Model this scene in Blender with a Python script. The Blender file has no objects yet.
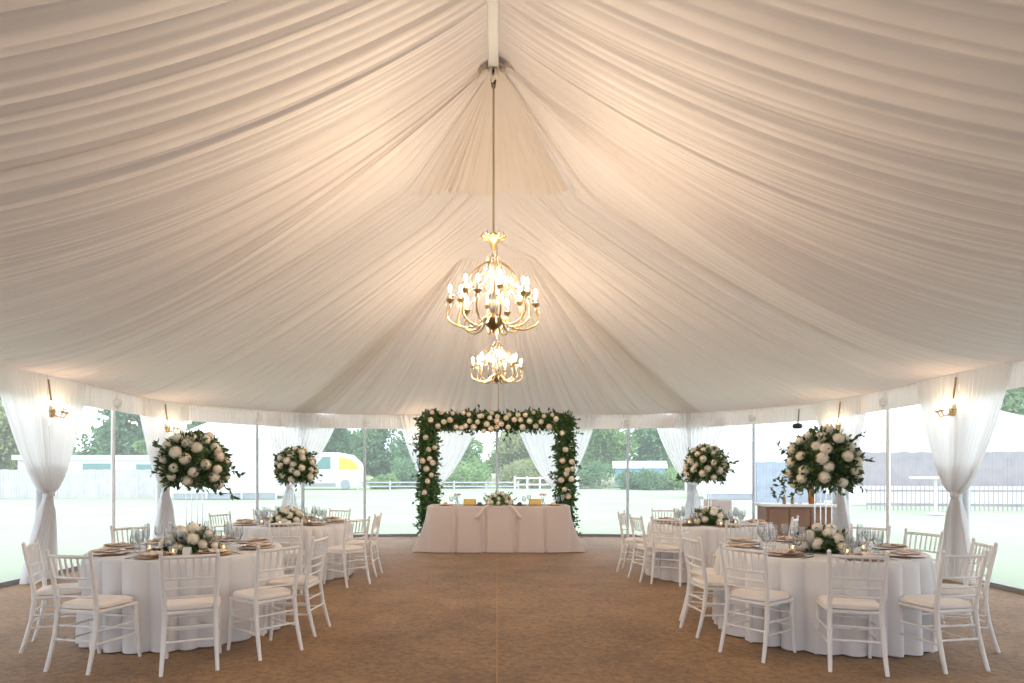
import bpy, math, random
import numpy as np
from mathutils import Vector, Matrix
PI = math.pi
R = math.radians
sc = bpy.context.scene
COL = sc.collection
random.seed(7)
rng = np.random.default_rng(7)

# ------------------------------------------------------------------ camera, world, exposure
FPX = 620.0
cam_d = bpy.data.cameras.new('camera')
cam_d.sensor_width = 36.0
cam_d.lens = FPX / 1024 * 36.0
cam_d.shift_x = 15.0 / 1024
cam_d.shift_y = 132.5 / 1024
cam_d.clip_end = 600
cam = bpy.data.objects.new('camera', cam_d)
cam.location = (0, 0, 1.48)
cam.rotation_euler = (PI / 2, 0, 0)
COL.objects.link(cam)
sc.camera = cam

world = bpy.data.worlds.new('overcast_sky')
sc.world = world
world.use_nodes = True
wn = world.node_tree
bg = wn.nodes['Background']
bg.inputs['Strength'].default_value = 3.1
tc = wn.nodes.new('ShaderNodeTexCoord')
wno = wn.nodes.new('ShaderNodeTexNoise'); wno.inputs['Scale'].default_value = 2.2
wno.inputs['Detail'].default_value = 4
wr = wn.nodes.new('ShaderNodeValToRGB')
wr.color_ramp.elements[0].position = .35; wr.color_ramp.elements[0].color = (.70, .80, .95, 1)
wr.color_ramp.elements[1].position = .65; wr.color_ramp.elements[1].color = (.92, .95, 1.0, 1)
wn.links.new(tc.outputs['Generated'], wno.inputs['Vector'])
wn.links.new(wno.outputs['Fac'], wr.inputs['Fac'])
wn.links.new(wr.outputs['Color'], bg.inputs['Color'])
sc.view_settings.view_transform = 'Standard'
sc.view_settings.look = 'None'
sc.view_settings.exposure = 0.16
sc.view_settings.gamma = 1.0
sc.view_settings.use_curve_mapping = False
sc.cycles.use_denoising = True
sc.cycles.max_bounces = 8
sc.cycles.diffuse_bounces = 5
sc.cycles.glossy_bounces = 3
sc.cycles.transmission_bounces = 6
sc.cycles.transparent_max_bounces = 16
sc.cycles.caustics_reflective = False
sc.cycles.caustics_refractive = False
sc.cycles.sample_clamp_indirect = 6
BULB = 980.0          # emission strength of the chandelier bulbs

# ------------------------------------------------------------------ materials
def mat(name, col, rough=.6, metal=0.0, noise=None, bump=None, trans=0.0, emit=None, sheen=0.0, alpha=None, spec=None):
    m = bpy.data.materials.new(name); m.use_nodes = True
    nt = m.node_tree; N = nt.nodes; L = nt.links
    p = N['Principled BSDF']; out = N['Material Output']
    p.inputs['Base Color'].default_value = (*col, 1)
    p.inputs['Roughness'].default_value = rough
    p.inputs['Metallic'].default_value = metal
    if spec is not None: p.inputs['Specular IOR Level'].default_value = spec
    if sheen: p.inputs['Sheen Weight'].default_value = sheen
    if emit:
        p.inputs['Emission Color'].default_value = (*emit[0], 1); p.inputs['Emission Strength'].default_value = emit[1]
    if noise or bump:
        t = N.new('ShaderNodeTexCoord')
    if noise:                                    # (scale, second colour, contrast)
        n = N.new('ShaderNodeTexNoise'); n.inputs['Scale'].default_value = noise[0]; n.inputs['Detail'].default_value = 5
        r = N.new('ShaderNodeValToRGB')
        c = noise[2] if len(noise) > 2 else .2
        r.color_ramp.elements[0].position = .5 - c; r.color_ramp.elements[0].color = (*col, 1)
        r.color_ramp.elements[1].position = .5 + c; r.color_ramp.elements[1].color = (*noise[1], 1)
        L.new(t.outputs['Object'], n.inputs['Vector']); L.new(n.outputs['Fac'], r.inputs['Fac']); L.new(r.outputs['Color'], p.inputs['Base Color'])
    if bump:                                     # (scale, strength, distance)
        n = N.new('ShaderNodeTexNoise'); n.inputs['Scale'].default_value = bump[0]; n.inputs['Detail'].default_value = 4
        b = N.new('ShaderNodeBump'); b.inputs['Strength'].default_value = bump[1]; b.inputs['Distance'].default_value = bump[2]
        L.new(t.outputs['Object'], n.inputs['Vector']); L.new(n.outputs['Fac'], b.inputs['Height']); L.new(b.outputs['Normal'], p.inputs['Normal'])
    last = p.outputs[0]
    if trans:
        tr = N.new('ShaderNodeBsdfTranslucent'); mx = N.new('ShaderNodeMixShader'); mx.inputs[0].default_value = trans
        tr.inputs[0].default_value = (*col, 1)
        if noise: L.new(r.outputs['Color'], tr.inputs[0])
        L.new(last, mx.inputs[1]); L.new(tr.outputs[0], mx.inputs[2]); last = mx.outputs[0]
    if alpha is not None:
        tp = N.new('ShaderNodeBsdfTransparent'); mx = N.new('ShaderNodeMixShader'); mx.inputs[0].default_value = alpha
        L.new(tp.outputs[0], mx.inputs[1]); L.new(last, mx.inputs[2]); last = mx.outputs[0]
    L.new(last, out.inputs[0])
    return m

def clear_mat(name, tint, gloss, rough=.03, milk=0.0):
    """clear film or thin glass: see-through with a fresnel gloss and, if milky, a little white scatter"""
    m = bpy.data.materials.new(name); m.use_nodes = True
    nt = m.node_tree; N = nt.nodes; L = nt.links
    N.remove(N['Principled BSDF']); out = N['Material Output']
    tp = N.new('ShaderNodeBsdfTransparent'); tp.inputs[0].default_value = (*tint, 1)
    gl = N.new('ShaderNodeBsdfGlossy'); gl.inputs['Roughness'].default_value = rough
    fr = N.new('ShaderNodeLayerWeight'); fr.inputs[0].default_value = gloss
    mx = N.new('ShaderNodeMixShader')
    L.new(fr.outputs['Fresnel'], mx.inputs[0]); L.new(tp.outputs[0], mx.inputs[1]); L.new(gl.outputs[0], mx.inputs[2])
    last = mx.outputs[0]
    if milk:
        tr = N.new('ShaderNodeBsdfTranslucent'); tr.inputs[0].default_value = (.95, .97, 1, 1)
        m2 = N.new('ShaderNodeMixShader'); m2.inputs[0].default_value = milk
        L.new(last, m2.inputs[1]); L.new(tr.outputs[0], m2.inputs[2]); last = m2.outputs[0]
    L.new(last, out.inputs[0])
    return m

M = {}
M['liner'] = mat('liner_fabric', (.75, .68, .645), .85, bump=(260, .12, .002), trans=.05)
M['valance'] = mat('valance_fabric', (.80, .74, .70), .85, trans=.25)
M['curtain'] = mat('sheer_curtain', (.92, .92, .93), .8, trans=.55, alpha=.97)
M['cloth'] = mat('white_tablecloth', (.72, .71, .72), .75, sheen=.2, bump=(220, .1, .001))
M['headcloth'] = mat('blush_tablecloth', (.62, .53, .49), .75, sheen=.2)
M['chair'] = mat('white_lacquer', (.83, .82, .81), .35)
M['cushion'] = mat('cream_cushion', (.86, .80, .75), .8)
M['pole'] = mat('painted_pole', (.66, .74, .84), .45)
M['steel'] = mat('dark_steel', (.20, .23, .26), .4, metal=.5)
M['hem'] = mat('grey_hem_rail', (.30, .31, .33), .5)
M['whitepole'] = mat('white_pole', (.84, .88, .92), .45)
M['vinyl'] = clear_mat('clear_vinyl', (.97, .985, .99), .06, .05, milk=.11)
M['glass'] = clear_mat('drinking_glass', (.985, .985, .985), .22, .03, milk=.14)
M['crystal'] = mat('cut_crystal', (.55, .50, .44), .08, spec=1.0, trans=.3)
M['gold'] = mat('antique_gold', (.55, .39, .20), .32, metal=1.0)
M['brass'] = mat('dark_brass', (.30, .21, .12), .4, metal=.8)
M['candle'] = mat('candle_sleeve', (.95, .88, .75), .6)
M['bulb'] = mat('candle_bulb', (1, .8, .55), .4, emit=((1.0, .78, .54), BULB))
M['bulb2'] = mat('sconce_bulb', (1, .8, .55), .4, emit=((1.0, .72, .44), 260))
M['flame'] = mat('flame', (1, .7, .3), .4, emit=((1.0, .6, .22), 8))
M['charger'] = mat('rose_gold_charger', (.56, .36, .22), .35, metal=.55)
M['plate'] = mat('china_plate', (.66, .50, .38), .25)
M['darkplate'] = mat('dark_plate', (.10, .10, .11), .3)
M['napkin'] = mat('blush_napkin', (.80, .66, .55), .8)
M['ribbon'] = mat('pale_ribbon', (.80, .70, .62), .6)
M['cutlery'] = mat('dark_cutlery', (.22, .17, .14), .3, metal=.8)
M['silver'] = mat('silver_metal', (.75, .75, .78), .25, metal=.9)
M['rose'] = mat('cream_rose', (.95, .88, .74), .6, trans=.2, noise=(9, (.96, .92, .84), .2))
M['blush'] = mat('blush_rose', (.94, .80, .67), .6, trans=.2, noise=(9, (.95, .88, .78), .2))
M['leaf'] = mat('dark_leaf', (.035, .075, .025), .45, noise=(6, (.09, .16, .05), .2))
M['leaf2'] = mat('mid_leaf', (.05, .11, .03), .5, noise=(5, (.10, .19, .06), .2))
M['stem'] = mat('woody_stem', (.10, .10, .05), .7)
M['wood'] = mat('brown_wood', (.22, .12, .075), .5, noise=(3, (.30, .18, .12), .25))
M['goldbox'] = mat('gilded_box', (.72, .45, .14), .35, metal=.7)
M['amber'] = mat('amber_glass', (.55, .22, .04), .12, trans=.4)
M['white'] = mat('white_plastic', (.82, .82, .80), .4)
M['black'] = mat('black_plastic', (.015, .015, .018), .4)
M['rope'] = mat('hanging_cord', (.42, .30, .20), .7)
M['slip'] = mat('pale_slipcover', (.70, .67, .68), .8)

# carpet: coarse brown coir with mottling
def carpet():
    m = mat('coir_carpet', (.3, .16, .08), .75, sheen=.1)
    nt = m.node_tree; N = nt.nodes; L = nt.links; p = N['Principled BSDF']
    t = N.new('ShaderNodeTexCoord')
    a = N.new('ShaderNodeTexNoise'); a.inputs['Scale'].default_value = 1.3; a.inputs['Detail'].default_value = 6; a.inputs['Roughness'].default_value = .7
    b = N.new('ShaderNodeTexNoise'); b.inputs['Scale'].default_value = 15; b.inputs['Detail'].default_value = 8; b.inputs['Roughness'].default_value = .9
    r1 = N.new('ShaderNodeValToRGB'); r1.color_ramp.elements[0].position = .32; r1.color_ramp.elements[0].color = (.21, .112, .038, 1)
    r1.color_ramp.elements[1].position = .7; r1.color_ramp.elements[1].color = (.39, .225, .095, 1)
    r2 = N.new('ShaderNodeValToRGB'); r2.color_ramp.elements[0].position = .38; r2.color_ramp.elements[0].color = (.38, .34, .30, 1)
    r2.color_ramp.elements[1].position = .62; r2.color_ramp.elements[1].color = (1.35, 1.35, 1.3, 1)
    mx = N.new('ShaderNodeMix'); mx.data_type = 'RGBA'; mx.blend_type = 'MULTIPLY'; mx.inputs['Factor'].default_value = .9
    bp = N.new('ShaderNodeBump'); bp.inputs['Strength'].default_value = .8; bp.inputs['Distance'].default_value = .006
    L.new(t.outputs['Object'], a.inputs['Vector']); L.new(t.outputs['Object'], b.inputs['Vector'])
    L.new(a.outputs['Fac'], r1.inputs['Fac']); L.new(b.outputs['Fac'], r2.inputs['Fac'])
    L.new(r1.outputs['Color'], mx.inputs[6]); L.new(r2.outputs['Color'], mx.inputs[7]); L.new(mx.outputs[2], p.inputs['Base Color'])
    L.new(b.outputs['Fac'], bp.inputs['Height']); L.new(bp.outputs['Normal'], p.inputs['Normal'])
    return m
M['carpet'] = carpet()
M['carpetseam'] = mat('carpet_seam_tape', (.50, .27, .12), .9)
M['lawn'] = mat('lawn_grass', (.26, .32, .20), .95, noise=(.25, (.34, .39, .27), .25), bump=(30, .5, .03))
M['farlawn'] = mat('worn_bank', (.48, .42, .30), .95, noise=(.4, (.38, .46, .24), .3))
M['gravel'] = mat('pale_gravel', (.62, .60, .57), .9)
M['fencewood'] = mat('weathered_fence', (.42, .41, .43), .8, noise=(2, (.56, .54, .55), .25))
M['greyfence'] = mat('grey_brown_fence', (.25, .23, .25), .8, noise=(2, (.34, .31, .32), .25))
M['bluefence'] = mat('blue_grey_fence', (.24, .28, .36), .8, noise=(2, (.33, .38, .46), .25))
M['render'] = mat('white_render', (.80, .80, .80), .6)
M['teal'] = mat('teal_window_glass', (.12, .26, .24), .25)
M['slate'] = mat('slate_roof', (.05, .08, .11), .6)
M['tile'] = mat('terracotta_roof', (.50, .26, .15), .7)
M['yellow'] = mat('yellow_panel', (.95, .62, .05), .5)
M['grey'] = mat('grey_plastic', (.30, .34, .37), .6)
M['blueshed'] = mat('blue_boards', (.22, .42, .62), .6)
M['treeA'] = mat('tree_leaf_green', (.17, .32, .10), .7, noise=(.8, (.32, .46, .18), .2), trans=.25)
M['treeB'] = mat('tree_leaf_dark', (.09, .20, .09), .7, noise=(.8, (.20, .34, .16), .2), trans=.2)
M['treeC'] = mat('tree_leaf_pale', (.24, .32, .12), .7, noise=(.8, (.40, .42, .20), .2), trans=.3)
M['bark'] = mat('tree_bark', (.22, .19, .16), .9)

# ------------------------------------------------------------------ mesh tools
class MB:
    def __init__(s): s.v = []; s.f = []
    def grid(s, P, closed_u=False, closed_v=False, cap0=False, cap1=False):
        """P[i][j] : rows of points"""
        P = np.asarray(P, float); n, m = P.shape[:2]; b = len(s.v)
        s.v.extend(map(tuple, P.reshape(-1, 3)))
        for i in range(n if closed_u else n - 1):
            i2 = (i + 1) % n
            for j in range(m if closed_v else m - 1):
                j2 = (j + 1) % m
                s.f.append((b + i * m + j, b + i * m + j2, b + i2 * m + j2, b + i2 * m + j))
        if cap0: s.f.append(tuple(b + j for j in range(m))[::-1])
        if cap1: s.f.append(tuple(b + (n - 1) * m + j for j in range(m)))
        return s
    def lathe(s, prof, seg=20, c=(0, 0, 0), cap=True):
        P = [[(c[0] + r * math.cos(2 * PI * k / seg), c[1] + r * math.sin(2 * PI * k / seg), c[2] + z) for k in range(seg)] for r, z in prof]
        return s.grid(P, closed_v=True, cap0=cap and prof[0][0] > 1e-4, cap1=cap and prof[-1][0] > 1e-4)
    def tube(s, pts, rad, seg=8, cap=True):
        pts = [Vector(p) for p in pts]; n = len(pts)
        rad = [rad] * n if isinstance(rad, (int, float)) else rad
        rows = []; up = None
        for i, p in enumerate(pts):
            d = (pts[min(i + 1, n - 1)] - pts[max(i - 1, 0)]).normalized()
            if up is None: up = Vector((0, 0, 1)) if abs(d.z) < .9 else Vector((1, 0, 0))
            a = (up - d * up.dot(d)).normalized(); b = d.cross(a); up = a
            rows.append([tuple(p + (a * math.cos(2 * PI * k / seg) + b * math.sin(2 * PI * k / seg)) * rad[i]) for k in range(seg)])
        return s.grid(rows, closed_v=True, cap0=cap, cap1=cap)
    def box(s, c, d, rz=0.0, taper=1.0):
        b = len(s.v); cs, sn = math.cos(rz), math.sin(rz)
        for sz in (-1, 1):
            k = taper if sz > 0 else 1.0
            for sx, sy in ((-1, -1), (1, -1), (1, 1), (-1, 1)):
                x, y = sx * d[0] / 2 * k, sy * d[1] / 2 * k
                s.v.append((c[0] + x * cs - y * sn, c[1] + x * sn + y * cs, c[2] + sz * d[2] / 2))
        for f in ((0, 3, 2, 1), (4, 5, 6, 7), (0, 1, 5, 4), (1, 2, 6, 5), (2, 3, 7, 6), (3, 0, 4, 7)):
            s.f.append(tuple(b + i for i in f))
        return s
    def ell(s, c, r, nu=10, nv=14):
        P = []
        for i in range(nu + 1):
            a = PI * i / nu; rr = max(math.sin(a), 1e-3)
            P.append([(c[0] + r[0] * rr * math.cos(2 * PI * j / nv), c[1] + r[1] * rr * math.sin(2 * PI * j / nv), c[2] - r[2] * math.cos(a)) for j in range(nv)])
        return s.grid(P, closed_v=True)
    def arr(s, V, F):
        b = len(s.v); s.v.extend(map(tuple, V)); s.f.extend(tuple(int(i) + b for i in f) for f in F); return s
    def xf(s, mtx, start=0):
        for i in range(start, len(s.v)): s.v[i] = tuple(mtx @ Vector(s.v[i]))
        return s
    def build(s, name, m, parent=None, smooth=True, bevel=0.0):
        me = bpy.data.meshes.new(name); me.from_pydata(s.v, [], s.f)
        me.materials.append(m)
        me.polygons.foreach_set('use_smooth', [smooth] * len(me.polygons)); me.update()
        o = bpy.data.objects.new(name, me); COL.objects.link(o)
        if parent is not None: o.parent = parent
        if bevel:
            bv = o.modifiers.new('bevel', 'BEVEL'); bv.width = bevel; bv.segments = 2; bv.limit_method = 'ANGLE'
        if smooth:
            try: me.set_sharp_from_angle(angle=R(42))
            except Exception: pass
        return o

def tag(o, label, cat, group=None, kind=None):
    o['label'] = label; o['category'] = cat
    if group: o['group'] = group
    if kind: o['kind'] = kind
    return o
def thing(name, label, cat, loc=(0, 0, 0), rz=0.0, group=None):
    o = bpy.data.objects.new(name, None); COL.objects.link(o)
    o.empty_display_size = .1
    o.location = loc; o.rotation_euler = (0, 0, rz)
    return tag(o, label, cat, group)
def struct(o, label, cat): return tag(o, label, cat, None, 'structure')
def copy_tree(o, parent=None):
    c = o.copy(); COL.objects.link(c); c.parent = parent
    for ch in KIDS.get(o.name, None) or [k for k in o.children]:
        copy_tree(ch, c)
    return c
KIDS = {}
def dup(o, loc, rz, label, group=None):
    c = copy_tree(o); c.location = loc; c.rotation_euler = (0, 0, rz); c['label'] = label
    if group: c['group'] = group
    return c
def child_copy(src, parent, loc, rot=None, s=1.0):
    c = src.copy(); COL.objects.link(c); c.parent = parent; c.location = loc
    if rot is not None: c.rotation_euler = rot
    c.scale = (s, s, s)
    return c

# ------------------------------------------------------------------ plan of the tent
ZE, ZR = 2.88, 5.0                                   # eave and ridge heights
XW = 6.5
EAVE = [(-8.0, 0), (8.92, 0)]
# wall outline, left half from behind the camera to the middle of the end wall
OUT_L = [(-XW, -6.0), (-XW, 8.92), (-XW, 12.14), (-5.35, 13.55), (-4.5, 14.3), (-3.1, 14.62), (-1.6, 14.8), (0, 14.86)]
OUT_R = [(-x, y) for x, y in OUT_L]

def resample(poly, n):
    P = np.array(poly, float); d = np.r_[0, np.cumsum(np.linalg.norm(np.diff(P, axis=0), axis=1))]
    t = np.linspace(0, d[-1], n)
    return np.stack([np.interp(t, d, P[:, k]) for k in range(P.shape[1])], 1), d[-1]

# pleat profile: random-width rounded folds with sharp valleys, plus deeper ones now and then
def pleats(length, step, seed, n, amp=1.0):
    g = np.random.default_rng(seed)
    edges = [0.0]
    while edges[-1] < length: edges.append(edges[-1] + step * g.uniform(.55, 1.6))
    edges = np.array(edges); a = g.uniform(.45, 1.0, len(edges)); a[g.random(len(edges)) < .14] *= 1.9
    t = np.linspace(0, length, n)
    k = np.clip(np.searchsorted(edges, t, side='right') - 1, 0, len(edges) - 2)
    u = (t - edges[k]) / (edges[k + 1] - edges[k])
    return amp * a[k] * np.sqrt(np.clip(np.sin(PI * u), 0, 1)) * (.75 + .25 * np.cos(PI * u))

def liner_from_ribs(name, ribs, vs, length, seed, nv, amp=.034, nu=44, step=.13, label='', lip=.07):
    """ribs: list of callables u -> xyz ; vs: parameter of each rib in [0,1]; interpolate between ribs; pleats hang down"""
    U = np.linspace(0, 1, nu); V = np.linspace(0, 1, nv)
    A = np.array([[r(u) for u in U] for r in ribs])          # rib, u, 3
    vs = np.array(vs)
    P = np.stack([np.stack([np.interp(V, vs, A[:, i, k]) for k in range(3)], 1) for i in range(nu)], 0)   # u, v, 3
    prof = pleats(length, step, seed, nv)
    prof2 = pleats(length, step * 3.1, seed + 50, nv)
    if not lip:
        fade = np.clip(np.minimum(V, 1 - V) / .05, 0, 1); prof = prof * fade; prof2 = prof2 * fade
    for i, u in enumerate(U):
        row = P[i]
        w = np.linalg.norm(row[-1] - row[0]) / length         # how far the pleats are gathered here
        w = .30 + .70 * min(1.0, w)
        env = min(1.0, u / .04) * min(1.0, (1 - u) / .10 + .04)
        sag = .04 * math.sin(PI * u)
        edge = np.clip((V - (1 - .45 / length)) / (.45 / length), 0, 1) ** 2 * lip * math.sin(PI * min(1, u * 1.05 + .06)) ** .5 if u > 0 else 0
        row[:, 2] -= edge + env * amp * w * (.75 * prof + 1.6 * prof2 * math.sin(PI * min(1, u * 1.1)) ** .5) + sag
        nxt = np.roll(prof, 3)
        row[:, 1] += env * amp * .5 * w * (prof - nxt)
    o = MB().grid(P).build(name, M['liner'])
    return struct(o, label, 'tent ceiling')

def rib_curve(r, e, n):
    return lambda u: (r[0] + (e[0] - r[0]) * u, r[1] + (e[1] - r[1]) * u, ZE + (r[2] - ZE) * (1 - u) ** n)
def rib_kink(r, k, e, uk, n):
    def f(u):
        if u <= uk:
            t = u / uk; return tuple(r[i] + (k[i] - r[i]) * t for i in range(3))
        t = (u - uk) / (1 - uk)
        return (k[0] + (e[0] - k[0]) * t, k[1] + (e[1] - k[1]) * t, ZE + (k[2] - ZE) * (1 - t) ** n)
    return f
for sgn, side in ((-1, 'left'), (1, 'right')):
    X = XW * sgn
    re_pairs = [(-3.5, -6.0), (1.5, -1.0), (3.2, 1.2), (4.3, 2.8), (4.9, 4.3), (5.2, 6.2), (5.26, 7.6)]
    ribs = [rib_curve((0, r, ZR), (X, e), 2.3 if e < 5 else 2.0) for r, e in re_pairs]
    ribs.append(rib_kink((0, 5.27, ZR), (.95 * sgn, 6.72, 4.56), (X, 8.92), .15, 1.4))
    es = np.array([-6, -1, 1.2, 2.8, 4.3, 6.2, 7.6, 8.92]); vs = (es + 6) / 14.92
    liner_from_ribs('ceiling_' + side, ribs, vs, 14.92, 11 + sgn, 1500, label='pleated cream liner of the tent roof slope on the %s, front bay' % side)
    P5 = (4.5 * sgn, 14.3)
    k0 = (.95 * sgn, 6.72, 4.60); k1 = (.58 * sgn, 9.92, 4.92)
    ev = [(X, 8.92), (X, 12.14), (5.35 * sgn, 13.55), (P5[0] - .25 * sgn, P5[1] + .17)]
    d = np.r_[0, np.cumsum([math.dist(ev[i], ev[i + 1]) for i in range(3)])]
    vs2 = d / d[-1]
    ribs = []
    for (ex, ey), v in zip(ev, vs2):
        r = (0, 5.3 + (9.5 - 5.3) * v, ZR + .02); k = tuple(k0[i] + (k1[i] - k0[i]) * v for i in range(3))
        ribs.append(rib_kink(r, k, (ex, ey), .14, 1.4 - .36 * v))
    liner_from_ribs('ceiling_rear_' + side, ribs, vs2, d[-1], 31 + sgn, 800, label='pleated liner of the tent roof slope on the %s, rear bay' % side, lip=.004)
# end slope above the far wall
back = [(-4.5, 14.3), (-3.1, 14.62), (-1.6, 14.8), (0, 14.86), (1.6, 14.8), (3.1, 14.62), (4.5, 14.3)]
d = np.r_[0, np.cumsum([math.dist(back[i], back[i + 1]) for i in range(6)])]; vsb = d / d[-1]
back2 = [(-4.72, 14.12)] + back[1:-1] + [(4.72, 14.12)]
ribs = [rib_curve((-.70 + 1.40 * v, 9.83, 4.90), e, 1.06) for e, v in zip(back2, vsb)]
liner_from_ribs('ceiling_end', ribs, vsb, d[-1], 77, 700, amp=.12, step=.25, lip=0, label='pleated liner of the roof slope over the far end wall')
# small gusset above its top edge
ribs = [lambda u: (0 - .62 * u, 9.5 + .37 * u, 5.02 - .12 * u), lambda u: (0 + .62 * u, 9.5 + .37 * u, 5.02 - .12 * u)]
g = MB().grid([[(0, 9.45, 5.03)] * 9, [(-.63 + 1.26 * k / 8, 9.87, 4.90 + .01 * math.sin(k * 2)) for k in range(9)]]).build('ceiling_gusset', M['liner'])
struct(g, 'small gathered liner gusset under the far roof peak', 'tent ceiling')

# unseen liner gable added behind the camera to keep daylight off the ceiling
nvb = 500; pb = pleats(13, .15, 5, nvb); rows = []
for z in np.linspace(0, 1, 14):
    row = []
    for j in range(nvb):
        x = -6.5 + 13 * j / (nvb - 1); top = ZE + (ZR - ZE) * (1 - abs(x) / 6.5) ** 1.75
        row.append((x, -5.0 + .05 * pb[j] - .3 * 0, 2.1 + z * (top - 2.1)))
    rows.append(row)
o = MB().grid(rows).build('wall_front', M['liner']); struct(o, 'pleated cream liner gable over the open end behind the viewer', 'tent wall')

# hanging triangular liner panel below the first peak
nv = 260
prof = pleats(3.0, .13, 5, nv, 1)
P = []
for i in range(30):
    u = i / 29
    row = []
    for j in range(nv):
        v = j / (nv - 1); x = (-1 + 2 * v) * (.05 + .93 * u)
        y = 5.30 + 1.42 * u; z = 4.92 - .385 * u - .0 * abs(v - .5)
        z -= .032 * prof[j] * u ** 1.2 + (.03 * math.sin(v * 19) * max(0, u - .9) * 10 if u > .9 else 0)
        row.append((x, y, z))
    P.append(row)
o = MB().grid(P).build('ceiling_panel', M['liner'])
struct(o, 'triangular pleated liner panel falling from the near roof peak', 'tent ceiling')

# ridge beam and the rosette at its end
t = thing('ridge_beam', 'white ridge beam along the roof peak with dark end cap', 'beam', (-.03, -3.2, 4.955)); t['kind'] = 'structure'
MB().box((0, 4.23, 0), (.085, 8.46, .12)).build('beam_rail', M['whitepole'], t, smooth=False, bevel=.01)
MB().tube([(0, 8.44, -.03), (0, 8.50, -.09), (0, 8.51, -.17)], [.03, .028, .016], 10).build('end_cap', M['black'], t)
r = []
for i in range(120):
    a = 2 * PI * i / 120; row = []
    for j in range(12):
        b = 2 * PI * j / 12; rr = .125 + .035 * math.sin(a * 11) + .02 * math.sin(a * 23 + 1)
        q = .045 + .012 * math.sin(a * 17)
        row.append(((rr + q * math.cos(b)) * math.cos(a), 0.02 + q * math.sin(b), (rr + q * math.cos(b)) * .75 * math.sin(a) + .03))
    r.append(row)
o = MB().grid(r, closed_u=True, closed_v=True).build('fabric_rosette', M['liner']); o.location = (-.03, 5.22, 4.92)
tag(o, 'gathered fabric rosette around the end of the ridge beam', 'rosette')

# ------------------------------------------------------------------ floor and lawn
fl = OUT_L + OUT_R[::-1][1:]
def poly_obj(name, pts, z, m, thick=.02):
    mb = MB(); n = len(pts)
    mb.v = [(x, y, z) for x, y in pts] + [(x, y, z - thick) for x, y in pts]
    mb.f = [tuple(range(n))[::-1], tuple(range(n, 2 * n))] + [(i, (i + 1) % n, n + (i + 1) % n, n + i) for i in range(n)]
    return mb.build(name, m, smooth=False)
o = poly_obj('floor', fl, 0.0, M['carpet'], .03); struct(o, 'brown coir carpet covering the whole tent floor', 'floor')
o = MB().box((-.0, 5.2, .0015), (.008, 19.0, .003)).build('trim_1', M['carpetseam'], smooth=False); struct(o, 'pale joint tape running down the middle of the carpet', 'carpet seam')
o = poly_obj('lawn_ground', [(-140, -30), (140, -30), (140, 90), (-140, 90)], -.035, M['lawn'], .2); struct(o, 'bright mown lawn around the tent', 'lawn')
# raised bank beyond the lawn
P = [[(x, y, h + .25 * math.sin(x * .13 + y)) for x in np.linspace(-130, 130, 60)] for y, h in ((66, -.3), (72, .15), (82, 1.2), (95, 2.4), (130, 4))]
o = MB().grid(P).build('bank_ground', M['farlawn']); struct(o, 'low grassy and sandy bank rising beyond the lawn', 'bank')
o = poly_obj('path_ground', [(8, 33.2), (60, 30.5), (60, 34), (8, 36)], -.02, M['gravel'], .03); struct(o, 'pale path across the lawn in front of the grey fence', 'path')

# ------------------------------------------------------------------ walls: outline with poles, clear panels, valance, skirting rail
POLES_L = [(-XW, 2.6), (-XW, 4.2), (-XW, 5.78), (-XW, 7.2), (-XW, 8.72), (-XW, 10.5), (-XW, 11.85), (-5.27, 13.62), (-4.5, 14.3), (-3.12, 14.62), (-1.6, 14.8), (0, 14.86)]
POLES_R = [(XW, 2.6), (XW, 4.2), (XW, 5.78), (XW, 7.0), (XW, 8.52), (XW, 10.3), (XW, 11.45), (5.55, 13.4), (4.45, 14.31), (3.08, 14.62), (1.62, 14.8)]
ORDER = [(-XW, -1), (-XW, .9)] + POLES_L + POLES_R[::-1] + [(XW, .9), (XW, -1)]
wi = 0
ORDER = [p for p in ORDER if p[1] > 2.5]
for side_, x_ in (('left', -XW), ('right', XW)):  # opaque walls out of view, added to cut the daylight near the camera
    pb = pleats(7.6, .15, 6, 300); rows = [[(x_ + (.03 * pb[j] if x_ < 0 else -.03 * pb[j]), -5.0 + 7.6 * j / 299, z) for j in range(300)] for z in np.linspace(.01, 2.88, 8)]
    o = MB().grid(rows).build('wall_' + side_, M['liner']); struct(o, 'pleated liner wall beside the viewer on the %s of the tent' % side_, 'tent wall')
for a, b in zip(ORDER[:-1], ORDER[1:]):
    wi += 1
    A, B = Vector((*a, 0)), Vector((*b, 0)); nrm = Vector((-(B - A).y, (B - A).x, 0)).normalized()
    rows = []
    for i in range(15):
        t_ = i / 14; p = A.lerp(B, t_)
        rows.append([tuple(p - nrm * (-.0 - .012 * math.sin(t_ * 9 + wi) * math.sin(z * 2.1 + wi)) + Vector((0, 0, z))) for z in np.linspace(.02, 2.8, 12)])
    o = MB().grid(rows).build('window_%d' % wi, M['vinyl']); struct(o, 'clear vinyl wall panel between two tent poles', 'clear wall')
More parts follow.
